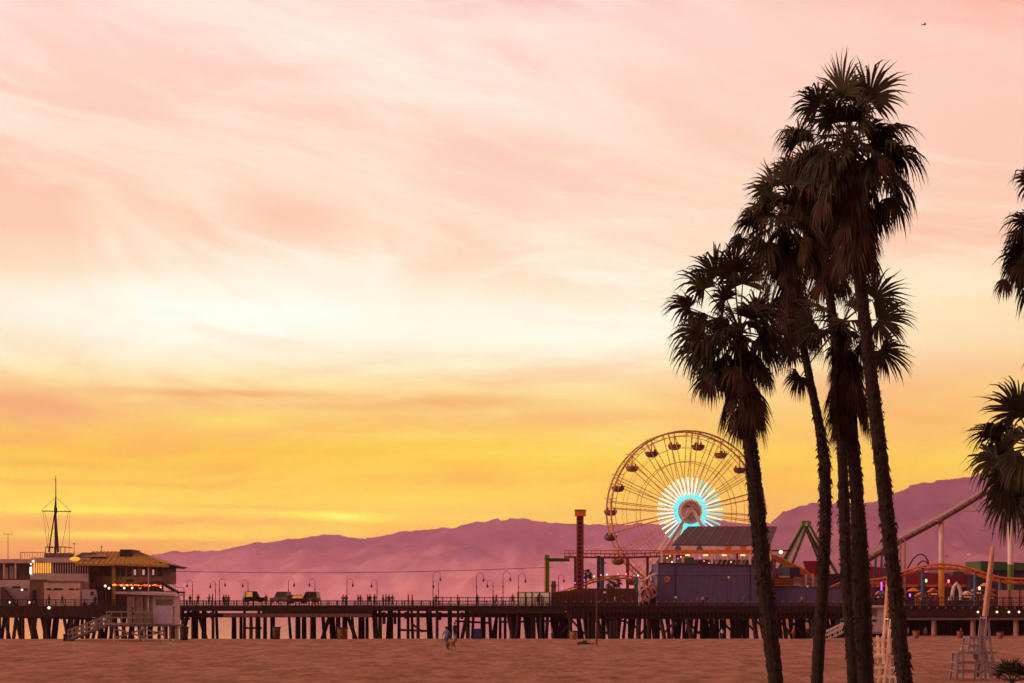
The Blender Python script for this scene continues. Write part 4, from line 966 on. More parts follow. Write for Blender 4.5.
# green frame
gf = thing("entrance_gantry", "green square tube post with a short arm at the park entrance", "ride frame", None, tuple(P(547,606,352)))
part("post", MB().box(X(544.8,352), X(549.4,352), 351.6, 352.4, zp-.1, Z(555,352)), m_green, gf)
part("post_cap", MB().box(X(544.4,352), X(549.8,352), 351.5, 352.5, Z(559.5,352), Z(558,352)), mat("dark_green", (.04,.09,.02), .6, .2, 1), gf)
part("arm", MB().box(X(549.4,352), X(569.5,352), 351.7, 352.3, Z(561.6,352), Z(558.2,352)), mat("dark_green", (.04,.09,.02)), gf)
part("lit_edge_strip", MB().box(X(544.6,352)-.03, X(545.6,352), 351.5, 351.59, zp, Z(559.6,352)), m_yel, gf)  # sunlit left edge of the post, painted as a yellow strip

def track(pts, Y, root, name, m, gauge=1.2, r=.13, tie_m=None, drop=.45, n=6):
    """coaster track: two rails, a spine under them and ties; pts are (px, py)"""
    P3 = []
    K = len(pts)-1
    for i in range(K):
        p = [Vector((*pts[min(max(j,0),K)], 0)) for j in (i-1,i,i+1,i+2)]
        for j in range(n):
            t = j/n; c = .5*((2*p[1]) + (p[2]-p[0])*t + (2*p[0]-5*p[1]+4*p[2]-p[3])*t*t + (3*p[1]-p[0]-3*p[2]+p[3])*t**3); P3.append(P(c.x, c.y, Y))
    P3.append(P(*pts[-1], Y)); rb = MB()
    for s in (-1,1): rb.tube([p + Vector((0,s*gauge/2,0)) for p in P3], r, 6)
    part(name + "_rail", rb, m, root)
    sb_ = MB().tube([p + Vector((0,0,-drop)) for p in P3], r*1.5, 6); L_ = 0
    part(name + "_spine", sb_, tie_m or m, root)
    tb_ = MB(); acc = 0
    for a, b in zip(P3, P3[1:]):
        d_ = (b-a).length; acc += d_
        if acc > .9:
            acc = 0; tb_.obox(b + Vector((0,-gauge/2,0)), b + Vector((0,gauge/2,0)), .12, .12); tb_.obox(b + Vector((0,-gauge/2,0)), b + Vector((0,0,-drop)), .1, .1); tb_.obox(b + Vector((0,gauge/2,0)), b + Vector((0,0,-drop)), .1, .1)
    part(name + "_ties", tb_, tie_m or m, root)
    return P3
YC = 356.0
co1 = thing("low_coaster", "orange roller coaster track on coloured posts left of the ferris wheel", "roller coaster", None, tuple(P(600,606,YC)))
track([(564,553),(590,553.4),(620,553.8),(650,552.8),(690,551.5)], YC, co1, "upper", m_or_st, tie_m=m_red_st, drop=.7)
hb_ = MB(); hb_.box(X(564,YC), X(690,YC), YC-1.6, YC-1.5, Z(551.2,YC), Z(550.6,YC)); hb_.box(X(564,YC), X(670,YC), YC-1.6, YC-1.5, Z(557.4,YC), Z(556.6,YC))
for i in range(28): x = X(564+4.5*i,YC); hb_.box(x, x+.07, YC-1.6, YC-1.52, Z(558,YC), Z(550.8,YC))
part("walkway_rail", hb_, m_red_st, co1)
track([(553,592.5),(563,591),(575,586.5),(590,580.5),(605,577),(618,575.6),(632,576.5),(646,579)], YC-4, co1, "lower", m_or_st, tie_m=m_yel)
for px, w_, m_, q0, q1, yy in ((576,1.6,m_dred,556,606,2),(597.8,1.5,m_dark,556,606,-3),(602.5,2,m_blue,558,606,1),(627,1.5,m_red_st,558,606,-2),(648,1.3,m_red_st,556,606,1)):
    part("post", MB().box(X(px-w_,YC), X(px+w_,YC), YC+yy, YC+yy+.5, zp, Z(q0,YC)), m_, co1)
part("post_bracket", MB().box(X(600,YC), X(606.5,YC), YC+.9, YC+1.6, Z(563.5,YC), Z(562.3,YC)), m_blue, co1)
dots = [("purple", (.5,.1,.9)),("pink", (1,.2,.4)),("green", (.3,.9,.4)),("yellow", (1,.6,.1)),("white", (.9,.9,1))]
dm = {n: mat("spark_" + n, c, .5, 0, 1, emit=c, es=1.6) for n, c in dots}
for px, py, n_ in ((575,583,"purple"),(584,579.5,"purple"),(594,576.3,"green"),(601,575,"pink"),(607,574.5,"white"),(618,574,"pink"),(626,574,"pink"),(581,581,"yellow"),(562,588,"purple"),(638,575.5,"white")):
    q = MB(); knob(q, P(px,py,YC-5), .14); part("track_light", q, dm[n_], co1)
bw = thing("boarded_fence", "brown boarded fence with a stepped top below the low orange coaster", "fence", None, tuple(P(594,606,YF+3)))
Yb = YF+3; f_ = MB(); f_.prism([(X(551,Yb),zp),(X(636,Yb),zp),(X(636,Yb),Z(588.3,Yb)),(X(585,Yb),Z(588.3,Yb)),(X(570,Yb),Z(590.5,Yb)),(X(551,Yb),Z(592.3,Yb))], Yb, Yb+.25)
part("boards", f_, mat("brown_boards", (.095,.040,.030), .9, .3, 1.2, stretch=(5,1,.3)), bw)
fr = MB()
for i in range(22): x = X(552+4*i,Yb); fr.box(x-.05, x+.05, Yb-.08, Yb-.001, zp, Z(589.5 if i > 8 else 592,Yb))
part("battens", fr, m_dred, bw)
kt = thing("ticket_kiosk", "small brown kiosk tower at the foot of the low coaster ramp", "kiosk", None, tuple(P(553.5,606,YC)))
part("body", MB().box(X(551.3,YC), X(556,YC), YC, YC+1, zp, Z(586,YC)), m_brown, kt); part("roof", MB().box(X(550.6,YC), X(556.8,YC), YC-.2, YC+1.2, Z(586,YC), Z(584.6,YC)), m_dred, kt); part("sign", MB().box(X(551.6,YC), X(555.8,YC), YC+.1, YC+.5, Z(584.6,YC), Z(581,YC)), m_brown, kt)
def bush_palm(px, py, Y, r, label, seed):
    rn = random.Random(seed); b = Vector((X(px,Y), Y, zp)); H = P(px, py, Y); r_ = thing("small_palm", label, "palm tree", None, tuple(b))
    part("trunk", MB().tube([b, H], [.22,.16], 8), m_trunk, r_); ml = MB(); ms = MB()
    for i in range(16):
        e = R(75 - 120*i/16); a = i*2.4; frond(ml, ms, rn, H, Vector((math.cos(a)*math.cos(e), math.sin(a)*math.cos(e), math.sin(e))), r*.5, r*.62, 190, .6, .25, 14)
    part("crown", ml, m_leaf, r_); part("leaf_stalks", ms, m_stalk, r_)
bush_palm(614, 583, 372, 1.9, "small dark palm behind the boarded fence under the low coaster", 21)
bush_palm(586, 574, 372, 1.5, "small dark palm half hidden behind the drop tower", 22)
bush_palm(922, 590, 372, 1.6, "small dark palm before the maroon hall, left of the yellow column", 23)

# purple wall and the pavilion on top
YU = 341.0
pw = thing("purple_wall", "tall purple boarded wall with a round orange opening below the grey roofed pavilion", "building", None, tuple(P(710,606,YU)))
part("wall", MB().prism([(X(658,YU),zp),(X(773,YU),zp),(X(773,YU),Z(566,YU)),(X(658,YU),Z(563,YU))], YU, YU+16), m_purple, pw)
sm = MB()
for p in (674.8, 749.5): sm.box(X(p,YU)-.07, X(p,YU)+.07, YU-.08, YU-.002, zp, Z(564.5,YU))
sm.box(X(658,YU), X(773,YU), YU-.05, YU-.002, Z(575.6,YU), Z(575.2,YU))
part("seam", sm, m_navy, pw)
part("coping", MB().obox(P(657.6,562.8,YU-.1), P(773.3,565.8,YU-.1), .3, .16), m_navy, pw)
q = MB(); c = P(667.3,579.3,YU-.05); q.tube([c + Vector((0,.04,0)), c + Vector((0,-.06,0))], .56, 20); part("round_opening", q, mat("orange_opening", (.45,.14,.06), .7, .3, 2), pw)
lw_ = thing("low_purple_wall", "lower purple boarded wall running right from the tall one behind the palm trunks", "wall", None, tuple(P(810,606,YU+1)))
part("boards", MB().prism([(X(773.4,YU),zp),(X(852,YU),zp),(X(852,YU),Z(588,YU)),(X(773.4,YU),Z(587,YU))], YU+1, YU+1.4), m_purple, lw_)
part("coping", MB().obox(P(773.5,586.6,YU+1.1), P(852,587.6,YU+1.1), .5, .14), m_navy, lw_)
pv2 = thing("roofed_pavilion", "open pavilion with a sloping grey seamed roof and orange beam above the purple wall", "pavilion", None, tuple(P(720,563,YU+6)))
Ya, Yc2 = YU+1.5, YU+13
e0, e1 = P(672,544.6,Ya), P(770,545.2,Ya); g0, g1 = P(688,526.3,Yc2), P(777,526.3,Yc2); dn = Vector((0,0,-.18))
rf = MB().quadmesh([e0,e1,g1,g0,e0+dn,e1+dn,g1+dn,g0+dn], [(0,1,2,3),(4,7,6,5),(0,4,5,1),(1,5,6,2),(2,6,7,3),(3,7,4,0)])
part("roof", rf, mat("grey_roof", (.040,.030,.036), .7, .25, .5), pv2)
sm = MB()
for k in range(1, 9):
    t = k/9; sm.obox(e0.lerp(e1,t)+Vector((0,0,.05)), g0.lerp(g1,t)+Vector((0,0,.05)), .12, .09)
part("roof_seam", sm, mat("seam_metal", (.12,.08,.08), .5, .1, 1), pv2)
part("beam", MB().box(X(662,Ya), X(772,Ya), Ya-.2, Ya+.2, Z(553.5,Ya), Z(549.8,Ya)), m_or_st, pv2)
part("beam", MB().box(X(664,Ya), X(772,Ya), Ya+8, Ya+8.4, Z(552.5,Ya), Z(549.8,Ya)), m_dred, pv2)
for i in range(13):
    p = 675 + i*7.2; q = MB(); cx_ = X(p+3,Ya); rr_ = .52; pts = [(cx_-rr_, Z(549.8,Ya))] + [(cx_-rr_*math.cos(R(18*k)), Z(548.2,Ya)+.42*math.sin(R(18*k))) for k in range(11)] + [(cx_+rr_, Z(549.8,Ya))]
    q.prism(pts, Ya-.1, Ya+.1); part("arch_panel", q, (m_pk if i % 3 else m_blue) if i < 6 else (m_or_st if i % 2 else m_pk), pv2)
for p, m_ in ((674.5,m_pk),(712,m_pk),(750,m_pk),(737,m_red_st),(662,m_pk),(770,m_pk)):
    part("post", MB().box(X(p,Ya)-.18, X(p,Ya)+.18, Ya-.15, Ya+.15, Z(566,Ya), Z(549.8,Ya)), m_, pv2)
for p in (690, 716, 742, 768): part("rear_post", MB().box(X(p,Ya+8)-.14, X(p,Ya+8)+.14, Ya+8, Ya+8.3, Z(566,Ya), Z(541,Ya+8)), m_pk, pv2)
m_yl = mat("pavilion_light", (1,.7,.2), .4, 0, 1, emit=(1,.62,.12), es=1.8)
for p in (687.7, 706, 724.5, 743): part("light_bar", MB().box(X(p-2.3,Ya), X(p+2.3,Ya), Ya+.25, Ya+.45, Z(555.8,Ya), Z(554.5,Ya)), m_yl, pv2)
part("booth", MB().box(X(685.5,Ya), X(695,Ya), Ya+2, Ya+4, Z(566,Ya), Z(557,Ya)), mat("slate_booth", (.10,.11,.11), .8, .2, 1), pv2)
part("string_board", MB().box(X(663,Ya), X(684,Ya), Ya+5, Ya+5.2, Z(565,Ya), Z(556,Ya)), mat("striped_stall", (.30,.14,.08), .8, .6, 3), pv2)
part("rear_fence", MB().box(X(698,Ya), X(771,Ya), Ya+9, Ya+9.2, Z(566,Ya), Z(558.5,Ya)), mat("cluttered_wall", (.22,.11,.10), .8, .6, 1.3), pv2)
zz = MB()
for i in range(7): a_ = 716 + i*4.6; zz.obox(P(a_,564.5,Ya+7), P(a_+4.6,556.5,Ya+7) if i % 2 else P(a_+4.6,564.5,Ya+7) + Vector((0,0,1.4)), .12, .16)
part("lattice", zz, m_pk, pv2)
for p, py, n_ in ((667,558,"green"),(670,556,"yellow"),(678,558.5,"purple"),(681,556.8,"yellow"),(704,561,"pink"),(700,558,"purple"),(709,563,"pink"),(672,562,"white"),(765,557,"white"),(731,562,"yellow"),(668,563,"pink"),(756,561,"yellow")):
    q = MB(); knob(q, P(p,py,Ya+4.6), .13); part("stall_light", q, dm[n_], pv2)
# covered stairway beside the wall
stw = thing("covered_stairway", "pale pink covered stairway curving down left of the purple wall", "stairway", None, tuple(P(648,606,YU)))
Ys = YU+1; st = MB()
for k in range(10): st.box(X(640+1.7*k,Ys), X(642.4+1.7*k,Ys), Ys, Ys+2.5, zp, Z(604-1.9*k,Ys))
part("steps", st, mat("dark_stair", (.09,.06,.06)), stw)
pts = [(636,580.4),(640,580.8),(645,579.6),(650,576.2),(655,573.6),(660,573.4)]
cn = MB()
for a_, b_ in zip(pts, pts[1:]): cn.obox(P(*a_,Ys+.9), P(*b_,Ys+.9), 2.8, .22)
part("canopy", cn, m_pk, stw)
ar = MB()
for off, c_ in ((0,(648,592)),(3,(652,589)),(-4,(645,594))):
    ar.tube([P(c_[0]-5+10*k/10, c_[1] - 6*math.sin(math.pi*k/10) + k*.3, Ys-.4+off*.05) for k in range(11)], .28, 6)
ar.obox(P(645,601,Ys-.5), P(659,593,Ys-.5), .2, .5); ar.obox(P(641,603,Ys-.5), P(647,590,Ys-.5), .2, .4)
part("arched_side", ar, mat("salmon_panel", (.55,.27,.20), .7, .3, 2), stw)
for p in (639.5, 643, 649, 656.5): part("post", MB().box(X(p,Ys)-.11, X(p,Ys)+.11, Ys-.2, Ys+.02, zp, Z(579 if p < 645 else 574.5,Ys)), m_pk, stw)
part("drape", MB().box(X(641,Ys), X(643,Ys), Ys-.3, Ys-.22, Z(598,Ys), Z(587,Ys)), m_navy, stw)
bp_ = MB().box(X(633.6,YU), X(637.6,YU), YU-1.5, YU-.8, zp, Z(577,YU)); tag(bp_.build("blue_post", m_blue), "square blue post between the brown fence and the covered stairway", "post")
gp = MB(); c = P(573,606,YC)

# green A-frame ride, slide, booths
YG = 358.0
af = thing("swing_ride", "green A-frame swing ride standing behind the palm trunks", "ride", None, tuple(P(806,606,YG)))
for (a_, b_, yy, m_) in (((803.5,523.5),(776.5,570),-2.5,mat("dark_green",(.04,.09,.02))),((807,524.5),(787.5,572),-2.0,m_green),((803.5,523.5),(820,566),-1.5,mat("dark_green",(.04,.09,.02))),((809,523.5),(840,575),2.5,m_green),((806,524),(783,571),2.5,m_green),((806,524),(831,573),2.0,m_dark)):
    part("leg", MB().obox(P(*a_,YG)+Vector((0,yy*.3,0)), P(*b_,YG)+Vector((0,yy,0)), .34, .42), m_, af)
for a_, b_ in (((804.5,527),(785,566)),((808.5,527),(829,566))): part("rail_strip", MB().obox(P(*a_,YG-.9), P(*b_,YG-1.8), .12, .2), m_pk, af)
part("apex", MB().box(X(800.8,YG), X(810,YG), YG-1.3, YG+1.3, Z(526.6,YG), Z(521,YG)), m_green, af); part("apex_light", MB().box(X(804.4,YG), X(806.2,YG), YG-1.4, YG-1.31, Z(526,YG), Z(522.6,YG)), m_pk, af)
part("base", MB().box(X(774,YG), X(842,YG), YG-3.4, YG+3, zp, Z(574,YG)), m_navy, af)
YS = 350.0
sl = thing("orange_slide", "curving orange slide dropping right from the grey roofed pavilion", "slide", None, tuple(P(790,606,YS)))
def ribbon(pts, w, h, Y, mb):
    P3 = [P(a_, b_, Y) for a_, b_ in pts]
    for a_, b_ in zip(P3, P3[1:]): mb.obox(a_, b_ + (b_-a_)*.06, w, h)
    return mb
part("chute", ribbon([(771,557),(775,557.5),(781,560.5),(787,564),(793,567),(799,569.5),(804,572),(808,575.5),(812,577)], 1.8, .95, YS, MB()), m_or_st, sl)
part("side_rail", ribbon([(771,554.5),(776,555.5),(782,558.5),(788,562),(794,565),(800,567.5),(805,570),(810,574)], .15, .15, YS-1, MB()), m_yel, sl)
part("tower", MB().box(X(771,YS), X(776,YS), YS, YS+2, zp, Z(556,YS)), mat("salmon_panel", (.55,.27,.20)), sl); part("curl", ribbon([(800,571),(804,575),(805,579),(802,582)], 1.5, .7, YS-1.2, MB()), m_or_st, sl)
bb = thing("game_booth", "blue and maroon game booth with white sill on an orange striped base", "booth", None, tuple(P(786,606,YS-3)))
Y_ = YS-3; part("blue_panel", MB().box(X(782,Y_), X(789.6,Y_), Y_, Y_+1.5, Z(576,Y_), Z(567,Y_)), mat("sky_blue_panel", (.13,.24,.40), .7, .15, 1), bb); part("grey_panel", MB().box(X(777,Y_), X(781.9,Y_), Y_+.1, Y_+1.5, Z(577,Y_), Z(568,Y_)), mat("plaster_grey", (.26,.20,.20), .8, .3, 1), bb)
part("maroon_panel", MB().box(X(789.7,Y_), X(800,Y_), Y_+.1, Y_+1.5, Z(580,Y_), Z(567.5,Y_)), m_navy, bb); part("sill", MB().box(X(779,Y_), X(790,Y_), Y_-.3, Y_-.02, Z(577.8,Y_), Z(576,Y_)), m_pk, bb)
b_ = MB(); b_.box(X(774,Y_), X(794,Y_), Y_-.1, Y_+1.5, Z(587.5,Y_), Z(578,Y_)); part("base", b_, m_red_st, bb); b_ = MB()
for q in (579.8, 582.6, 585.4): b_.box(X(774,Y_), X(794,Y_), Y_-.14, Y_-.102, Z(q+.6,Y_), Z(q-.6,Y_))
part("stripe", b_, m_or_st, bb)
rf_ = thing("carousel_fence", "scalloped pale pink fence ring right of the game booth", "fence", None, tuple(P(806,606,Y_)))
b_ = MB(); pts = [(793.6,585),(798,584.2),(802,586.5),(806,588.6),(811,588.6),(816,587.4),(822,586.4)]
for a_, c_ in zip(pts, pts[1:]): b_.obox(P(*a_,Y_-.3), P(*c_,Y_-.3), .2, .32)
part("rail", b_, m_pk, rf_); b_ = MB(); b_.box(X(793.8,Y_), X(822,Y_), Y_-.1, Y_+.1, Z(587,Y_), Z(576.6,Y_)); part("panel", b_, mat("rose_panel", (.42,.22,.23), .7, .4, 2), rf_)
for p in (805.5, 812.5): part("post", MB().box(X(p,Y_)-.16, X(p,Y_)+.16, Y_-.6, Y_-.35, Z(588,Y_), Z(574,Y_)), m_pk, rf_)
mb2 = thing("maroon_booth", "small maroon booth roof peeking above the orange slide", "booth", None, tuple(P(811,606,YG-5)))
part("body", MB().prism([(X(806,YG-5),zp),(X(818,YG-5),zp),(X(818,YG-5),Z(561,YG-5)),(X(804,YG-5),Z(561,YG-5)),(X(806,YG-5),Z(568,YG-5))], YG-5.5, YG-3.6), m_maroon, mb2)
q = MB(); knob(q, P(780.8,552,YS-2), .32); rr3 = thing("floodlight", "bright white floodlight at the right end of the orange beam", "lamp", None, tuple(P(780.8,552,YS-2))); part("lens", q, mb_bulb, rr3); part("bracket", MB().box(X(770,YS), X(789,YS), YS-1.9, YS-1.6, Z(551.6,YS), Z(550.2,YS)), m_dark, rr3)

# the big coaster on the right
YK = 356.0
kc = thing("roller_coaster", "tall coaster lift hill with pale rail on white, yellow and green columns", "roller coaster", None, tuple(P(940,606,YK)))
lp = [(828,584),(845,572),(871,555.6),(899,539.5),(938,518.6),(962,504.5),(980,493.5),(985,490.6),(1003,487),(1040,484)]
P3 = track(lp, YK, kc, "lift", m_pk, gauge=1.4, r=.13, tie_m=m_dred, drop=.5)
wk = MB(); gk = MB()
for a_, b_ in zip(lp, lp[1:]):
    wk.obox(P(a_[0],a_[1]+4.4,YK-.2), P(b_[0],b_[1]+4.4,YK-.2), 1.0, .24)
for i in range(60):
    t = i/60*(len(lp)-2); k = int(t); a_, b_ = lp[k], lp[k+1]; u = t-k; px, py = a_[0]+(b_[0]-a_[0])*u, a_[1]+(b_[1]-a_[1])*u
    gk.obox(P(px,py,YK-.8), P(px,py+4.4,YK-.8), .08, .08)
for a_, b_ in zip(lp, lp[1:]): gk.obox(P(a_[0],a_[1]+2.2,YK-.8), P(b_[0],b_[1]+2.2,YK-.8), .08, .1)
part("catwalk", wk, m_dred, kc); part("catwalk_strut", gk, mat("dusty_strut", (.25,.13,.08), .8, .4, 2), kc)
hr_ = MB()
for a_, b_ in zip(lp, lp[1:]): hr_.obox(P(a_[0],a_[1]-1.7,YK-.9), P(b_[0],b_[1]-1.7,YK-.9), .25, .36)
part("handrail", hr_, m_white, kc)
def colm(px, w_, q0, qm, m1, m2, yy=0):
    c0, cm, c1 = P(px,606,YK+yy), P(px,qm,YK+yy), P(px,q0,YK+yy); c0.z = zp; r_ = w_*YK/F/2
    part("column", MB().tube([cm, c1], r_, 14), m1, kc); part("column_foot", MB().tube([c0, cm], r_*1.04, 14), m2, kc)
colm(941.4, 5.6, 521, 562.5, m_pk, m_yel); colm(1010.5, 5.8, 492, 564.5, m_pk, m_green)
part("column_cap", MB().box(X(937.5,YK), X(945.5,YK), YK-.7, YK+.7, Z(522,YK), Z(519.4,YK)), m_pk, kc)
for p in (899.6, 904): part("thin_column", MB().tube([Vector((X(p,YK), YK-.6, zp)), P(p+.6,539,YK-.6)], .19, 8), mat("peach_steel", (.5,.27,.18), .6, .15, 1), kc)
for p in (876, 882, 851, 860): part("thin_column", MB().tube([Vector((X(p,YK), YK+2, zp)), P(p,553-(p-876)*.55,YK+2)], .2, 8), m_blue if p > 870 else m_pk, kc)
tr_ = MB()
for a_, b_ in (((958,511.3),(1008,511.3)),((960,511),(969,501.5)),((969,501.5),(977,511)),((977,511),(986,493)),((986,493),(994,511)),((994,511),(1003,491)),((965,511),(962,505)),((1003,511),(994,491))): tr_.obox(P(*a_,YK+1.5), P(*b_,YK+1.5), .16, .2)
part("truss", tr_, m_pk, kc)
oc = thing("orange_coaster_loop", "low arched orange coaster track sweeping right in front of the maroon hall", "roller coaster", None, tuple(P(930,606,YK-8)))
track([(826,590),(840,583),(855,580.5),(870,580),(886,577.6),(903,571.5),(922,566.2),(941,564.2),(960,566),(978,571),(996,576.6),(1012,578.6),(1040,579)], YK-8, oc, "low", m_or_st, gauge=1.3, r=.2, drop=.7)
for p, q in ((858,582),(922.5,568),(975,572),(1000,579)): part("post", MB().tube([Vector((X(p,YK-8), YK-8, zp)), P(p,q,YK-8)], .3, 10), m_blue, oc)
dl = thing("dark_loop", "pair of thin dark arched tracks rising above the orange coaster track", "ride track", None, tuple(P(918,606,YK+8)))
part("outer_arch", MB().tube([P(*p,YK+8) for p in ((905,572),(909,566),(913,559),(917.5,555),(921.5,554),(925.5,556.4),(928,561),(928.8,566))], .14, 6), m_dark, dl); part("inner_arch", MB().tube([P(*p,YK+8) for p in ((916.5,568),(919,563.4),(922.5,561),(926,561.4),(928.5,565))], .13, 6), m_dark, dl)
YM = 378.0
mh_ = thing("maroon_hall", "long maroon arcade hall behind the orange coaster track", "building", None, tuple(P(920,606,YM)))
part("wall", MB().prism([(X(868,YM),zp),(X(971,YM),zp),(X(971,YM),Z(574.5,YM)),(X(930,YM),Z(573,YM)),(X(872,YM),Z(566.5,YM)),(X(868,YM),Z(566.5,YM))], YM, YM+12), m_maroon, mh_)
part("sign_band", MB().box(X(870,YM), X(968,YM), YM-.3, YM-.02, Z(587,YM), Z(584.6,YM)), m_or_st, mh_)
part("skylight", MB().prism([(X(928,YM),Z(572,YM)),(X(954,YM),Z(573.5,YM)),(X(950,YM),Z(570,YM)),(X(931,YM),Z(569.4,YM))], YM+1, YM+4), m_stucco, mh_)
for i in range(9): part("shop_opening", MB().box(X(873+10.5*i,YM), X(881+10.5*i,YM), YM-.12, YM-.02, zp, Z(589,YM)), mat("dim_room", (.05,.03,.03)), mh_)
gh = thing("green_hall", "dark navy hall with a green fascia at the right edge of the park", "building", None, tuple(P(1000,606,YM-4)))
part("wall", MB().box(X(971.5,YM-4), X(1060,YM-4), YM-4, YM+8, zp, Z(570.5,YM-4)), m_navy, gh)
part("fascia", MB().prism([(X(980,YM-4),Z(570.4,YM-4)),(X(1060,YM-4),Z(570.4,YM-4)),(X(1060,YM-4),Z(564.5,YM-4)),(X(980,YM-4),Z(561,YM-4))], YM-4.6, YM+8), mat("green_fascia", (.035,.12,.03), .7, .25, 1), gh)
part("fascia", MB().box(X(953,YM-4), X(963,YM-4), YM-4.5, YM-1, Z(575,YM-4), Z(571.5,YM-4)), mat("green_fascia", (.035,.12,.03)), gh)
pk = thing("pink_screen", "pale pink screen wall behind the railing at the right edge", "wall", None, tuple(P(1015,606,YP+6)))
part("panel", MB().box(X(998.5,YP+6), X(1060,YP+6), YP+6, YP+6.3, zp, Z(590,YP+6)), mat("pink_panel", (.55,.27,.25), .8, .12, .6), pk)
sb2 = MB()
for p in (1009, 1019.5, 1030): sb2.box(X(p,YP+6)-.05, X(p,YP+6)+.05, YP+5.9, YP+5.998, zp, Z(590,YP+6))
part("joint", sb2, m_dark, pk)
# stalls, tents and lamps in the crowd
def umbrella(px, py, Y, r, m_, label):
    b = Vector((X(px,Y), Y, zp)); t_ = P(px,py,Y); r_ = thing("umbrella", label, "umbrella", "umbrellas among the crowd of the park", tuple(b))
    part("pole", MB().tube([b, t_], .05, 6), m_dark, r_); part("canopy", MB().lathe(t_, [(r,-.55),(r*.75,-.32),(r*.35,-.08),(.04,.03)], 10), m_, r_)
umbrella(913, 588, YP+14, 1.1, m_or_st, "orange umbrella behind the rail right of the tallest palm trunk")
umbrella(883, 591, YP+16, .8, m_blue, "blue umbrella between the two rightmost palm trunks")
umbrella(984.5, 583, YP+22, .9, m_yel, "yellow umbrella left of the leaning paddleboard")
umbrella(947.5, 582, YP+22, .6, m_red_st, "small red umbrella just right of the yellow column")
umbrella(991, 588, YP+18, 1.0, m_red_st, "red umbrella behind the leaning paddleboard")
umbrella(969, 592, YP+20, 1.0, m_stucco, "pale umbrella halfway between yellow column and paddleboard")
tn_ = thing("white_tent", "white pointed arch tent right of the yellow column", "tent", None, tuple(P(956,606,YP+18)))
Yt = YP+18; part("canopy", MB().tube([P(p,q,Yt) for p, q in ((952,600),(952.6,592),(954,587),(956.5,583.4),(959,587),(960.6,592),(961,600))], .34, 8), m_white, tn_); part("doorway", MB().box(X(953.5,Yt), X(959.6,Yt), Yt+.3, Yt+.5, zp, Z(589,Yt)), mat("dim_room", (.05,.03,.03)), tn_)
for px, py, n_, lab in ((910,595,"purple","glowing violet lamp by the rail right of the tallest palm trunk"),(926.2,580.5,"green","green lamp beside the small dark palm"),(881.5,586,"purple","tall violet lamp strip behind the palm trunks"),(948.6,581,"pink","pink red lamp on the mast right of the yellow column"),(979.5,588,"white","white lamp left of the yellow umbrella")):
    Y_ = YP+12; b = Vector((X(px,Y_), Y_, zp)); r_ = thing("stall_lamp", lab, "lamp", "coloured lamps among the stalls", tuple(b)); part("pole", MB().tube([b, P(px,py+1,Y_)], .05, 6), m_dark, r_)
    q = MB(); q.lathe(P(px,py,Y_), [(.05,-.35),(.17,-.2),(.18,.08),(.09,.25)] if n_ != "purple" or px > 900 else [(.1,-.8),(.14,-.6),(.14,.5),(.1,.7)], 8); part("globe", q, dm[n_], r_)
st_ = [(876,884,592,m_red_st),(896,906,590,m_brown),(917,927,593,m_or_st),(930,938,589,m_red_st),(963,973,592,m_navy),(974,982,588,m_brown),(986,996,593,m_maroon)]
sl_ = ["red stall behind the two rightmost palm trunks","brown stall behind the thin coaster columns","orange stall at the foot of the small dark palm","red stall just left of the yellow column","navy stall right of the white tent","brown stall beside the yellow umbrella","maroon stall behind the leaning paddleboard"]
for (a_, b_, q, m_), lab in zip(st_, sl_):
    Y_ = YP+30; r_ = thing("stall", lab, "stall", "small stalls behind the crowd", (X((a_+b_)/2,Y_), Y_, zp)); part("body", MB().box(X(a_,Y_), X(b_,Y_), Y_, Y_+2, zp, Z(q+3,Y_)), m_, r_)
    part("roof", MB().prism([(X(a_-1,Y_),Z(q+3,Y_)),(X(b_+1,Y_),Z(q+3,Y_)),(X((a_+b_)/2,Y_),Z(q-1,Y_))], Y_-.5, Y_+2.3), m_pk if a_ in (896,963) else m_or_st, r_); part("counter_light", MB().box(X(a_+1,Y_), X(b_-1,Y_), Y_-.1, Y_-.02, Z(q+5.5,Y_), Z(q+4.4,Y_)), mat("dim_stall_light", (.8,.4,.1), .5, .4, 2, emit=(1,.36,.08), es=.5), r_)
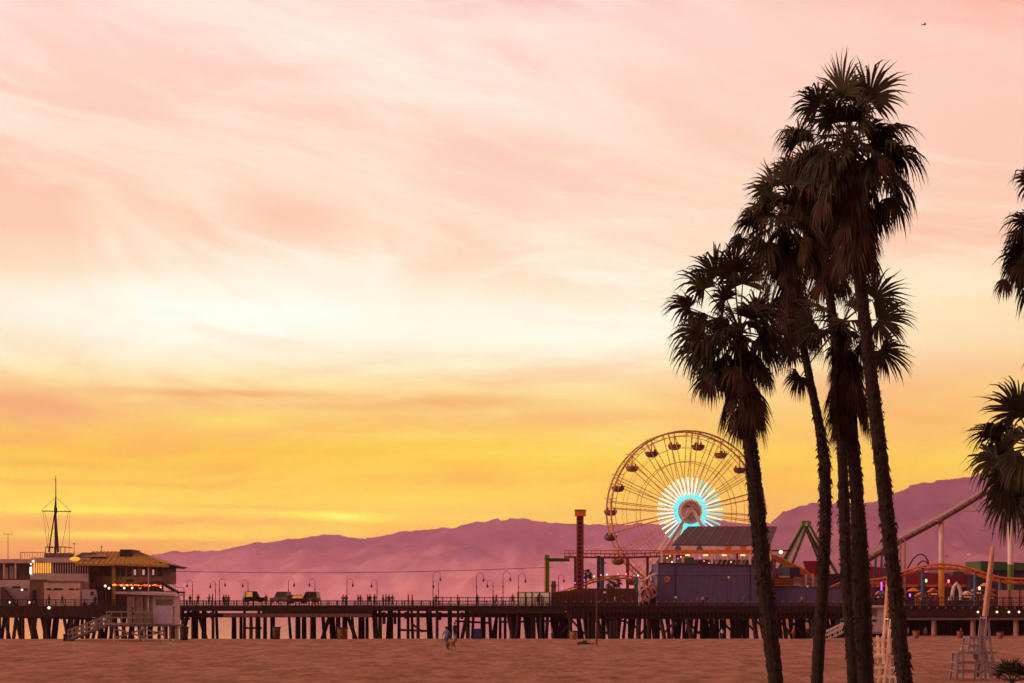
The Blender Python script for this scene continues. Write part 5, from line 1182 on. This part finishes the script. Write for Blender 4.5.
# ------------------------------------------------------------------ people
m_cloth = mat("worn_cloth", (1,1,1), .9, .15, 5, objcol=True)
m_trou = mat("dark_trousers", (.03,.03,.045), .9, .2, 5); m_jean = mat("blue_trousers", (.05,.07,.13), .9, .2, 5); m_tan = mat("tan_shorts", (.20,.14,.09), .9, .2, 5)
m_skin = mat("skin", (.36,.20,.14), .6, .08, 5); m_hair = mat("dark_hair", (.03,.02,.015), .8, .2, 8); m_shoe = mat("shoes", (.05,.045,.045), .7, .2, 5)
def figure(name, pose, trou, shorts=False):
    """standing or walking adult 1.74 m tall as one skin surface, feet at z = 0"""
    J = {}; ed = []
    def v(n, x, y, z, r, par=None, ry=None):
        J[n] = (len(J), Vector((x,y,z)), r, ry or r)
        if par: ed.append((J[par][0], J[n][0]))
    lean = pose.get("lean", 0)
    v("pel", 0, 0, .96, .145, None, .11); v("waist", 0, -.01-lean*.3, 1.12, .125, "pel", .10); v("chest", 0, -.02-lean*.7, 1.32, .16, "waist", .115); v("neckb", 0, -.01-lean, 1.47, .075, "chest"); v("neck", 0, -.02-lean, 1.52, .055, "neckb")
    v("head", 0, -.035-lean*1.1, 1.61, .088, "neck", .10); v("crown", 0, -.02-lean*1.1, 1.69, .072, "head", .085)
    st = pose.get("stride", .0); sp = pose.get("feet", .10)
    for s, n in ((-1,"l"),(1,"r")):
        k = st*s; v("hip"+n, s*.09, 0, .90, .10, "pel"); v("knee"+n, s*sp, -k*.5-.02, .50, .068, "hip"+n); v("ank"+n, s*sp, k*.25 if k < 0 else -k*.9+.03, .09, .045, "knee"+n)
        J_a = J["ank"+n][1]; v("toe"+n, s*sp*1.1, J_a.y-.17, .045, .038, "ank"+n)
        v("sho"+n, s*.165, -.01-lean*.85, 1.41, .065, "chest"); e = pose.get("arm"+n, (s*.215, .02+k*.4, 1.14, s*.215, -.06+k*.8, .88))
        v("elb"+n, e[0], e[1], e[2], .045, "sho"+n); v("wri"+n, e[3], e[4], e[5], .033, "elb"+n); hd = (Vector(e[3:])-Vector(e[:3])).normalized()*.13; v("han"+n, e[3]+hd.x, e[4]+hd.y, e[5]+hd.z, .032, "wri"+n, .02)
    me = bpy.data.meshes.new(name); me.from_pydata([j[1] for j in J.values()], ed, []); o = bpy.data.objects.new(name, me); COL.objects.link(o)
    md = o.modifiers.new("s", 'SKIN'); md.use_smooth_shade = True
    for i, j in enumerate(J.values()): me.skin_vertices[0].data[i].radius = (j[2], j[3])
    me.skin_vertices[0].data[0].use_root = True
    o.modifiers.new("u", 'SUBSURF').levels = 1; o.modifiers["u"].render_levels = 1
    dg = bpy.context.evaluated_depsgraph_get(); dg.update(); m2 = bpy.data.meshes.new_from_object(o.evaluated_get(dg)); bpy.data.objects.remove(o); m2.name = name
    m2.materials.clear()
    for q in (m_skin, m_cloth, trou, m_shoe): m2.materials.append(q)
    for p in m2.polygons:
        c = p.center
        if c.z > 1.50: k = 0
        elif c.z > .98 and abs(c.x) < .215: k = 1
        elif abs(c.x) >= .19 and c.z > .80: k = 1 if c.z > 1.0 else 0
        elif c.z > (.48 if shorts else .10): k = 2
        elif c.z > .085: k = 0
        else: k = 3
        p.material_index = k; p.use_smooth = True
    hm = MB().lathe((0, .0-lean*1.1, 1.66), [(.085,-.06),(.102,0),(.098,.06),(.06,.115),(.01,.13)], 10).build("hair", m_hair, smooth=True); hm_ = hm.data; bpy.data.objects.remove(hm); hm = hm_
    fm = MB(); y_ = -.135-lean*1.1; fm.quadmesh([(-.012,y_+.01,1.64),(.012,y_+.01,1.64),(.016,y_-.012,1.595),(-.016,y_-.012,1.595)], [(0,1,2,3)])
    return m2, hm
FIG = [figure("person_standing", {}, m_trou), figure("person_walking", {"stride": .30}, m_jean), figure("person_leaning", {"lean": .16, "arml": (-.25,-.2,1.2,-.15,-.42,1.12), "armr": (.25,-.2,1.2,.15,-.42,1.12)}, m_trou),
       figure("person_shorts", {"stride": .22, "armr": (.27,.0,1.16,.22,-.22,1.04)}, m_tan, True)]
def person(x, y, z, kind, rz, color, label, group=None, h=1.0):
    me, hair = FIG[kind]
    o = bpy.data.objects.new("person", me); COL.objects.link(o); o.location = (x, y, z); o.rotation_euler = (0,0,rz); o.scale = (h*1.14,h*1.14,h); o.color = (*color, 1)
    tag(o, label, "person", group); hh = bpy.data.objects.new("hair", hair); COL.objects.link(hh); hh.parent = o
    return o
BK=(.03,.025,.03); BL=(.06,.08,.20); RD=(.45,.05,.05); WH=(.55,.48,.46); GY=(.12,.10,.11); TN=(.25,.16,.11); GN=(.06,.10,.06)
rp = random.Random(31)
PG = "people along the pier walkway"
walk = [(95,BK,0,"dark figure on the pier between the white van and the restaurant"),(49,BK,0,"dark figure standing before the left half of the pale office wing"),(62.3,BK,1,"dark figure walking before the right half of the pale office wing"),
 (190,BK,2,"dark figure at the rail just left of the first hooked lamp"),(198,BK,2,"dark figure at the rail just right of the first hooked lamp"),(209,GY,2,"grey clad figure at the rail left of the paired lamps"),(212.5,BK,0,"dark figure touching the left post of the paired lamps"),
 (223.5,BK,0,"first dark figure of the huddle right of the paired lamps"),(226,TN,1,"figure in tan in the huddle right of the paired lamps"),(228.3,BK,0,"last dark figure of the huddle right of the paired lamps"),(266,BK,0,"lone dark figure between the first two parked cars"),
 (343,GY,2,"grey clad figure at the rail left of the lamp above the brown barrel"),(346,BK,2,"dark figure at the foot of the lamp above the brown barrel"),(358,BK,0,"left one of a dark pair between two hooked lamps"),(360.6,GY,1,"right one of a pair between two hooked lamps, in grey"),
 (367.5,BK,0,"dark figure left of the lamp at mid pier"),(370,BK,1,"second dark figure left of the lamp at mid pier"),(374.5,BK,2,"dark figure leaning at the foot of the lamp at mid pier"),(383,BK,0,"first figure of the four right of the mid pier lamp"),(386,GY,0,"second of the four right of the mid pier lamp, in grey"),
 (389,BK,0,"third of the four right of the mid pier lamp"),(392.5,BK,1,"last of the four right of the mid pier lamp"),(408.3,RD,0,"figure in dull red standing beside a dark one at the rail"),(412.3,BK,0,"dark figure standing right of the one in dull red"),
 (436,GY,2,"grey clad figure below the tallest hooked lamp"),(457.5,BK,0,"dark figure at the tall railing left of the blue bin's lamp"),(477.5,BK,2,"dark figure leaning at the lamp above the blue bin"),(493.3,BL,0,"figure in blue beneath the short far lamp"),(496.4,BL,1,"second figure in blue beside the short far lamp"),
 (512.6,BK,0,"dark figure left of the glass windbreak"),(538.2,BK,0,"left one of the dark couple before the glass windbreak"),(541.6,BK,0,"right one of the dark couple before the glass windbreak")]
for px, c_, k, lab in walk:
    y_ = YF + (1.2 if px < 430 else .8) if not (536 < px < 543) else YF-.9+.2
    if px < 100: y_ = YF+1.5
    person(X(px,y_), y_ if not (536 < px < 543) else YF-.38, dz, k, R(180) if k == 2 else rp.uniform(0,6.28), c_, lab, PG, rp.uniform(1.04,1.12))
PP = "people on the park deck"
park_p = [(602.6,BK,0,"dark figure before the brown fence left of the white clad one",1.2),(615,WH,0,"figure in white before the brown boarded fence",1.2),(622,BK,1,"dark figure before the right half of the brown fence",1.2),
 (698,TN,1,"figure in tan left of the pair before the purple wall",1.2),(702.8,WH,0,"figure in white of the pair before the purple wall",1.2),(707,BK,0,"dark figure of the pair before the purple wall",1.2),(744,GY,1,"grey clad figure beside the leftmost palm trunk, before the purple wall",1.2),
 (768,GY,0,"grey clad figure right of the leftmost palm trunk, before the low purple wall",1.2),(801.8,TN,0,"figure in tan before the middle of the low purple wall",1.2),
 (876,BK,0,"dark figure behind the rail between the two rightmost palm trunks",3),(917,BL,1,"figure in blue behind the rail near the violet lamp",3),(921.5,WH,0,"figure in white behind the rail below the small dark palm",4),(925,BK,0,"dark figure right of the one in white below the small dark palm",3),
 (931,GY,1,"grey clad figure left of the yellow column",5),(935.4,RD,0,"figure in red just left of the yellow column",3),(948.7,WH,0,"figure in white just right of the yellow column",3),(952,BL,1,"figure in blue before the white tent",2.5),(957,GY,0,"grey clad figure before the white tent",4),
 (962,TN,0,"figure in tan right of the white tent",3),(966,BK,1,"dark figure right of the white tent",2.5),(971,WH,1,"figure in white midway between tent and paddleboard",5),(975.5,BK,0,"dark figure midway between tent and paddleboard",3),(980,TN,0,"figure in tan left of the leaning paddleboard",4),(984,WH,0,"figure in white touching the leaning paddleboard's left side",3),
 (994,BL,0,"figure in blue between the paddleboard and the pink screen",3),(905.5,GY,0,"grey clad figure behind the rail by the thin coaster columns",4)]
for px, c_, k, lab, dy in park_p:
    y_ = YP+dy; person(X(px,y_), y_, zp, k, rp.uniform(0,6.28), c_, lab, PP, rp.uniform(.95,1.06))
PB = "people on the sand by the pier"
for px, y_, c_, k, lab in ((142.5,214,WH,1,"figure in white standing under the lifeguard hut's deck"),(455,206,BK,0,"dark figure at the water's edge right of the man in blue"),(552,318,TN,1,"figure in tan among the piles below the glass windbreak"),(672,322,TN,0,"figure in tan among the piles below the post lamp"),
   (722,320,WH,1,"figure in white among the piles below the slim lamp"),(793,318,RD,1,"figure in red at the piles between two palm trunks"),(908,316,(.6,.3,.35),0,"figure in pink under the deck left of the round barrel"),(925.5,318,GY,1,"grey clad figure striding under the deck right of the round barrel"),(961,300,RD,0,"figure in bright red standing behind a beach barrel")):
    person(X(px,y_), y_, sand_z(X(px,y_),y_)-.02, k, rp.uniform(0,6.28), c_, lab, PB, 1.0)
tp = P(132.5, 625, YT+.2); person(tp.x, YT+.1, Z(624.8,YT), 0, R(100), BK, "dark clad figure standing on the lifeguard hut's deck", None, .95)
jm = person(X(446.5,154), 154, sand_z(X(446.5,154),154)-.02, 1, R(150), (.10,.16,.42), "man in a blue jacket walking a dog across the open sand")
# dog
dgx, dgy = X(451.3,153.6), 153.6; dgz = sand_z(dgx,dgy)-.01
m_dog = mat("dog_coat", (.16,.08,.045), .9, .3, 9)
def dog():
    pts = []; ed = []; rad = []
    def v(x,y,z,r,par=None): pts.append((x,y,z)); rad.append(r); (ed.append((par,len(pts)-1)) if par is not None else None); return len(pts)-1
    hip = v(-.30,0,.56,.115); mid = v(-.05,0,.54,.11,hip); ch = v(.22,0,.54,.15,mid); nk = v(.36,0,.66,.09,ch); hd = v(.44,0,.78,.09,nk); mz = v(.56,0,.75,.05,hd); v(.63,0,.74,.035,mz)
    for s in (-1,1): v(.42,s*.06,.88,.02,hd)
    t1 = v(-.42,0,.60,.035,hip); t2 = v(-.56,0,.70,.025,t1); v(-.62,0,.82,.015,t2)
    for s, k in ((-1,.07),(1,-.07)):
        a = v(-.28,s*.09,.48,.085,hip); b = v(-.22+k,s*.10,.32,.05,a); c = v(-.36+k,s*.10,.19,.03,b); d_ = v(-.33+k,s*.10,.03,.026,c); v(-.27+k,s*.10,.015,.024,d_)
        a = v(.22,s*.09,.44,.065,ch); b = v(.22-k,s*.10,.24,.035,a); d_ = v(.24-k*1.6,s*.10,.03,.026,b); v(.29-k*1.6,s*.10,.015,.024,d_)
    me = bpy.data.meshes.new("dog"); me.from_pydata(pts, ed, []); o = bpy.data.objects.new("dog", me); COL.objects.link(o); o.modifiers.new("s",'SKIN')
    for i, r in enumerate(rad): me.skin_vertices[0].data[i].radius = (r, r)
    me.skin_vertices[0].data[0].use_root = True; o.modifiers.new("u",'SUBSURF').levels = 1
    dg = bpy.context.evaluated_depsgraph_get(); dg.update(); m2 = bpy.data.meshes.new_from_object(o.evaluated_get(dg)); bpy.data.objects.remove(o)
    m2.materials.clear(); m2.materials.append(m_dog); m2.name = "dog"
    for p in m2.polygons: p.use_smooth = True
    return m2
do = bpy.data.objects.new("dog", dog()); COL.objects.link(do); do.location = (dgx, dgy, dgz); do.rotation_euler = (0,0,R(-40)); tag(do, "large brown dog trotting beside the man in the blue jacket", "dog")

# ------------------------------------------------------------------ parked cars on the pier
def car(px, Y, zc, paint, label, rz, suv=False, lit=0):  # lit: which side windows carry the painted glint
    b = Vector((X(px,Y), Y, zc)); r_ = thing("parked_car", label, "car", "cars parked on the pier", tuple(b)); w = .9
    h = 2.1 if suv else 1.7
    prof = [(-2.2,.35),(2.25,.35),(2.3,.75),(2.1,.92),(1.15,1.0),(.55,h-.06),(.2,h),(-1.3 if not suv else -1.9,h-.02),(-1.95 if not suv else -2.15,1.05),(-2.25,.9)]
    def pr(mb, poly, y0, y1): return mb.prism([(x_,z_) for x_,z_ in poly], y0, y1)
    bd = pr(MB(), prof, -w, w); o = bd.build("body", paint, r_); KIDS.setdefault(r_.name, []).append(o)
    for sy in (-1, 1):
        for wp in ([(.95,1.05),(.48,h-.14),(-.35,h-.12),(-.35,1.05)], [(-.45,1.05),(-.45,h-.12),(-1.2 if not suv else -1.8,h-.12),(-1.7 if not suv else -1.95,1.05)]):
            mb = pr(MB(), wp, sy*(w+.002), sy*(w+.014)); o = mb.build("window", mat("painted_glint_glass", (.5,.3,.1), .3, .5, 1.5, emit=(1,.38,.06), es=.42) if lit and sy < 0 and (wp[0][0] > 0) == (lit == 1) or lit == 3 and sy < 0 else m_glass, r_)  # orange emission painted in for sunset reflected in the car windows
    for x_ in (-1.4, 1.45):
        for sy in (-1, 1): o = MB().tube([(x_,sy*(w-.18),.34),(x_,sy*(w+.03),.34)], .34, 14).build("wheel", m_dark, r_)
    for sy in (-1, 1):
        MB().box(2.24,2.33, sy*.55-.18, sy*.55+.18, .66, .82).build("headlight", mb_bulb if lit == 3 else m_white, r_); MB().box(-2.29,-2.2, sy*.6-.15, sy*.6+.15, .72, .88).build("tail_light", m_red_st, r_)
    r_.rotation_euler = (0,0,rz); r_.scale = (.78,.85,.9)
    return r_
m_car1 = mat("black_car_paint", (.02,.018,.02), .25, .1, 1); m_car2 = mat("grey_car_paint", (.045,.03,.03), .25, .1, 1); m_car3 = mat("plum_car_paint", (.07,.03,.04), .25, .1, 1); m_car4 = mat("ochre_cab_paint", (.14,.06,.012), .3, .1, 1)
zl = dz + .35
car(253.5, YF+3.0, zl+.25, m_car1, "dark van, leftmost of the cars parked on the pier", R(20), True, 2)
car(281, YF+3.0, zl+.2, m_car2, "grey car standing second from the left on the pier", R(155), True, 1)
car(297.5, YF+2.6, zl, m_car3, "plum car with painted sunset glints in its windows, third on the pier", R(25), False, 3)
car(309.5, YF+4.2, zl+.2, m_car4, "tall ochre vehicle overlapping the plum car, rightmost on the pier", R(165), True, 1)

# ------------------------------------------------------------------ beach things
def barrel(px, py, Y, w_, h_, m_, label, rim=None):
    x_ = X(px,Y); z_ = sand_z(x_,Y)-.05; r_ = thing("litter_barrel", label, "litter bin", "litter barrels on the sand", (x_,Y,z_)); r = w_*Y/F/2; H = h_*Y/F
    part("body", MB().lathe((x_,Y,z_), [(r*.86,0),(r*.9,H*.3),(r*.93,H*.33),(r*.92,H*.6),(r*.97,H*.63),(r,H*.9)], 18), m_, r_, True)
    part("rim", MB().lathe((x_,Y,z_+H*.9), [(r*1.06,0),(r*1.1,H*.05),(r*1.04,H*.1),(r*.8,H*.1),(r*.78,H*.02)], 18), rim or m_dark, r_)
barrel(276.5, 639, 210, 8, 13, mat("dark_barrel", (.07,.03,.02), .8, .4, 3), "dark rusty litter barrel on the sand below the parked cars")
barrel(342.5, 639, 210, 10.5, 12.5, mat("brown_barrel", (.16,.065,.02), .8, .4, 3), "wide brown litter barrel on the sand below a hooked lamp")
barrel(184, 641, 200, 9, 14, mat("black_barrel", (.03,.02,.02), .8, .3, 3), "black litter barrel beside the lifeguard hut's right stilts")
barrel(573.5, 639, 215, 8, 9, mat("mustard_barrel", (.30,.13,.03), .8, .3, 3), "mustard litter barrel on the sand left of the thin pole")
barrel(916, 639, 235, 7, 9.5, mat("tan_barrel", (.24,.11,.06), .8, .3, 3), "tan litter barrel right of the tallest palm trunk")
barrel(960, 639, 235, 6.5, 9, mat("rust_barrel", (.26,.08,.05), .8, .3, 3), "rusty litter barrel before the figure in bright red")
barrel(1000, 639, 235, 7, 8, mat("tan_barrel", (.24,.11,.06)), "tan litter barrel right of the leaning paddleboard's chair")
Y_ = 208; x_ = X(477.5,Y_); z_ = sand_z(x_,Y_)
bb_ = thing("recycling_bin", "blue square recycling bin on the sand at mid pier", "recycling bin", None, (x_,Y_,z_))
m_bb = mat("blue_bin", (.03,.045,.20), .6, .2, 2); part("body", MB().quadmesh([(x_-.36,Y_-.35,z_-.05),(x_+.36,Y_-.35,z_-.05),(x_+.36,Y_+.35,z_-.05),(x_-.36,Y_+.35,z_-.05),(x_-.43,Y_-.42,z_+1.0),(x_+.43,Y_-.42,z_+1.0),(x_+.43,Y_+.42,z_+1.0),(x_-.43,Y_+.42,z_+1.0)], [(0,3,2,1),(4,5,6,7),(0,1,5,4),(1,2,6,5),(2,3,7,6),(3,0,4,7)]), m_bb, bb_)
part("lid", MB().box(x_-.47,x_+.47,Y_-.46,Y_+.46,z_+1.01,z_+1.12), m_bb, bb_)
for s in (-1,1): part("wheel", MB().tube([(x_+s*.38,Y_+.36,z_+.1),(x_+s*.46,Y_+.36,z_+.1)], .12, 10), m_dark, bb_)
# kelp heap and pole
Y_ = 176; x_ = X(584,Y_); kz = sand_z(x_,Y_); kb_ = MB(); rk = random.Random(3)
for i in range(70):
    a = rk.uniform(0,6.28); q = rk.random()**.6; c = Vector((x_+math.cos(a)*q*.62, Y_+math.sin(a)*q*.5, kz+.30*(1-q)*rk.uniform(.4,1.2)))
    kb_.tube([c, c+Vector((rk.uniform(-.2,.2), rk.uniform(-.2,.2), rk.uniform(-.04,.07))), c+Vector((rk.uniform(-.35,.35), rk.uniform(-.3,.3), -.05))], [.03,.06,.02], 5)
kb_.lathe((x_,Y_,kz-.08), [(.6,0),(.45,.16),(.2,.30),(.05,.34)], 12)
tag(kb_.build("kelp_heap", mat("wet_kelp", (.018,.012,.012), .7, .3, 6)), "small dark heap of kelp lying on the sand left of the thin pole", "kelp heap")
Y_ = 172; x_ = X(596.5,Y_); tag(MB().tube([(x_,Y_,sand_z(x_,Y_)-.3),(x_+.03,Y_,Z(588,Y_))], [.085,.06], 8).build("thin_pole", mat("brown_pole", (.09,.04,.03), .8, .2, 2)), "thin brown pole planted in the sand right of the kelp heap", "pole")
Y_ = 150; x_ = X(962,Y_); yb = MB().lathe((x_,Y_,sand_z(x_,Y_)+.10), [(.04,-.14),(.12,-.08),(.15,0),(.12,.09),(.04,.14)], 14); tag(yb.build("beach_ball", mat("yellow_ball", (.55,.28,.03), .5, .1, 3), smooth=True), "small yellow ball on the sand left of the grey lifeguard chair", "ball")

# ------------------------------------------------------------------ lifeguard chairs
def chair(px0, Y, label, m_, slats, topdy=0.0):
    """px0: picture column of the chair's back foot line; drawn for the right chair (x 980)"""
    k = Y/94.0; base_x = X(px0,Y); zb = sand_z(base_x,Y); S = Y/F/1.0
    r_ = thing("lifeguard_chair", label, "lifeguard chair", "tall wooden lifeguard chairs", (base_x,Y,zb))
    def Q(dx, up, y): return Vector((base_x + dx*.047, Y + y, zb + up*.047))   # dx, up in near-scene pixels
    for y in (-.62, .62):
        for (a, b_) in (((-24,27.5),(-27,-2)),((-19.5,27.5),(-20,-2)),((-13,42),(-15,27))): part("step_post", MB().obox(Q(*a,y), Q(*b_,y), .085, .085), m_, r_)
        for (a, b_) in (((4.5,64),(-3,-2)),((4.5,64),(8,30)),((8,30),(15,-2)),((-3.5,46),(-2.5,20)),((8,24),(8.5,-2))): part("frame_post", MB().obox(Q(*a,y), Q(*b_,y), .095, .11), m_, r_)
        for (a, b_) in (((-24,27.2),(14,27.2)),((-13.5,42),(5,42)),((-13.8,34),(2,34)),((-26,17),(12,17)),((-27,8.5),(14,8.5))): part("side_rail", MB().obox(Q(*a,y), Q(*b_,y), .06, .10), m_, r_)
    for (dx, up) in ((-24.5,27.5),(-19.5,27.5),(-25.5,17.5),(-26.5,9),(-13,42.3),(-13.5,34),(4.5,62),(0,27)): part("cross_bar", MB().obox(Q(dx,up,-.66), Q(dx,up,.66), .10, .06), m_, r_)
    part("seat", MB().obox(Q(-13,28.2,0), Q(2,28.2,0), 1.2, .06), m_, r_); part("step_board", MB().obox(Q(-25,28.2,0), Q(-19,28.2,0), 1.2, .05), m_, r_)
    for i in range(slats):
        dx = 5 + 10*i/max(1,slats-1); part("back_slat", MB().obox(Q(dx*.75+2,62,-.60+.05*i), Q(dx,0,-.60+.05*i), .05, .09), m_ramp, r_)
    if slats:
        for up in (58, 30, 2): part("back_rail", MB().obox(Q(3,up,-.72), Q(15,up,-.72), .06, .09), m_ramp, r_)
    return r_, Q
m_ch1 = mat("grey_chair_paint", (.24,.20,.25), .8, .2, 4); m_ch2 = mat("cream_chair_paint", (.82,.68,.52), .8, .15, 4)
c1, Q1 = chair(980, 94, "grey lifeguard chair with steps beside the young ground palm", m_ch1, 0)
c2, Q2 = chair(884, 88, "cream lifeguard chair half hidden by the tallest palm's trunk", m_ch2, 5)
def board(Q, top, bot, y, label, m_, w=.20):
    a, b_ = Q(*top,y), Q(*bot,y); d_ = (a-b_); mb = MB(); n = 12
    for i in range(n):
        t0, t1 = i/n, (i+1)/n; mb.obox(b_+d_*t0, b_+d_*t1, w, .34 if 0 < i < n-1 else .24)
    pts = [b_ + d_*(i/n) for i in range(n+1)]; ws = [.10,.13,.135,.14,.14,.145,.145,.14,.14,.135,.13,.125,.105]
    mb = MB().tube(pts, ws, 10)
    o = mb.build("paddleboard", m_, smooth=True); return tag(o, label, "paddleboard", "paddleboards stood upright against the chairs")
m_board = mat("board_wood", (.48,.27,.18), .5, .2, 3)
board(Q1, (17,134), (2,2), .78, "long tan paddleboard leaning upright against the grey lifeguard chair", m_board)
board(Q2, (8,104), (2.5,8), .80, "tan paddleboard stood upright behind the cream lifeguard chair", m_board)

# second lifeguard hut behind the trunks
Y2 = 196.0; x2 = X(872,Y2); z2 = sand_z(x2,Y2)
l2 = thing("lifeguard_tower", "grey lifeguard hut with a short ramp, mostly hidden behind the palm trunks", "lifeguard tower", None, (x2,Y2,z2))
part("cabin", bx(MB(), 862, 885, 607.5, 632, Y2, Y2+2.6), m_lg, l2); part("roof", bx(MB(), 858, 888, 605.6, 607.5, Y2-.5, Y2+3), m_pale, l2); part("deck", bx(MB(), 848, 888, 632, 633.6, Y2-.5, Y2+3), m_ramp, l2)
part("shutter", bx(MB(), 871, 876, 609, 616, Y2-.06, Y2-.003), mat("mauve_window", (.17,.13,.17)), l2); part("hatch", bx(MB(), 872.6, 876, 619.4, 621.6, Y2-.06, Y2-.003), m_dark, l2)
for p in (863, 886): part("stilt", MB().tube([Vector((X(p,Y2),Y2,z2-.3)), P(p,633,Y2)], .09, 8), m_lg, l2)
a, b_ = P(852,620,Y2-.6), P(820,634.6,Y2-.6); rr_ = MB()
for yy in (0, 1.2):
    o_ = Vector((0,yy,0))
    for h in (0, .38): rr_.obox(a+o_-Vector((0,0,h)), b_+o_-Vector((0,0,h)), .06, .13)
    for k in range(7): q_ = a.lerp(b_,k/6)+o_; rr_.obox(q_, q_-Vector((0,0,.9)), .08, .08)
part("ramp_railing", rr_, m_pale, l2); part("ramp", MB().obox(a+Vector((0,.6,-.9)), b_+Vector((0,.6,-.9)), 1.2, .1), m_ramp, l2)

# ------------------------------------------------------------------ birds
def bird(px, py, Y, s, rz, label):
    mb = MB(); mb.lathe((0,0,0), [(.01,-.02)]*2, 4) if False else None
    mb.tube([(-.22,0,0),(-.1,0,.01),(.1,0,.02),(.22,0,.03),(.3,0,.02)], [.01,.06,.075,.045,.01], 8)
    for sy in (-1,1): mb.quadmesh([(-.08,sy*.04,.03),(.12,sy*.04,.04),(.10,sy*.35,.16),(-.04,sy*.35,.15),(-.02,sy*.72,.06),(-.10,sy*.70,.05),(-.08,sy*.04,.015),(.12,sy*.04,.02),(.10,sy*.35,.145),(-.04,sy*.35,.135)], [(0,1,2,3),(3,2,4,5),(6,9,8,7)])
    mb.quadmesh([(-.2,-.02,0),(-.2,.02,0),(-.34,.06,0),(-.34,-.06,0),(-.2,0,-.015)], [(0,1,2,3),(0,3,4),(1,4,2)])
    o = mb.build("gull", m_dark); o.location = P(px,py,Y); o.rotation_euler = (0,R(-5),rz); o.scale = (s,)*3; return tag(o, label, "gull", "gulls on the wing")
bird(924, 24.7, 230, 1.0, R(15), "gull high in the sky at the upper right")
bird(982, 531, 300, 1.1, R(60), "gull flying before the hills left of the right coaster column")
bird(993, 534, 310, 1.0, R(-30), "gull flying before the hills, nearer the right coaster column")
bird(946.3, 556.5, 300, 1.1, R(100), "gull flying just right of the yellow footed column")
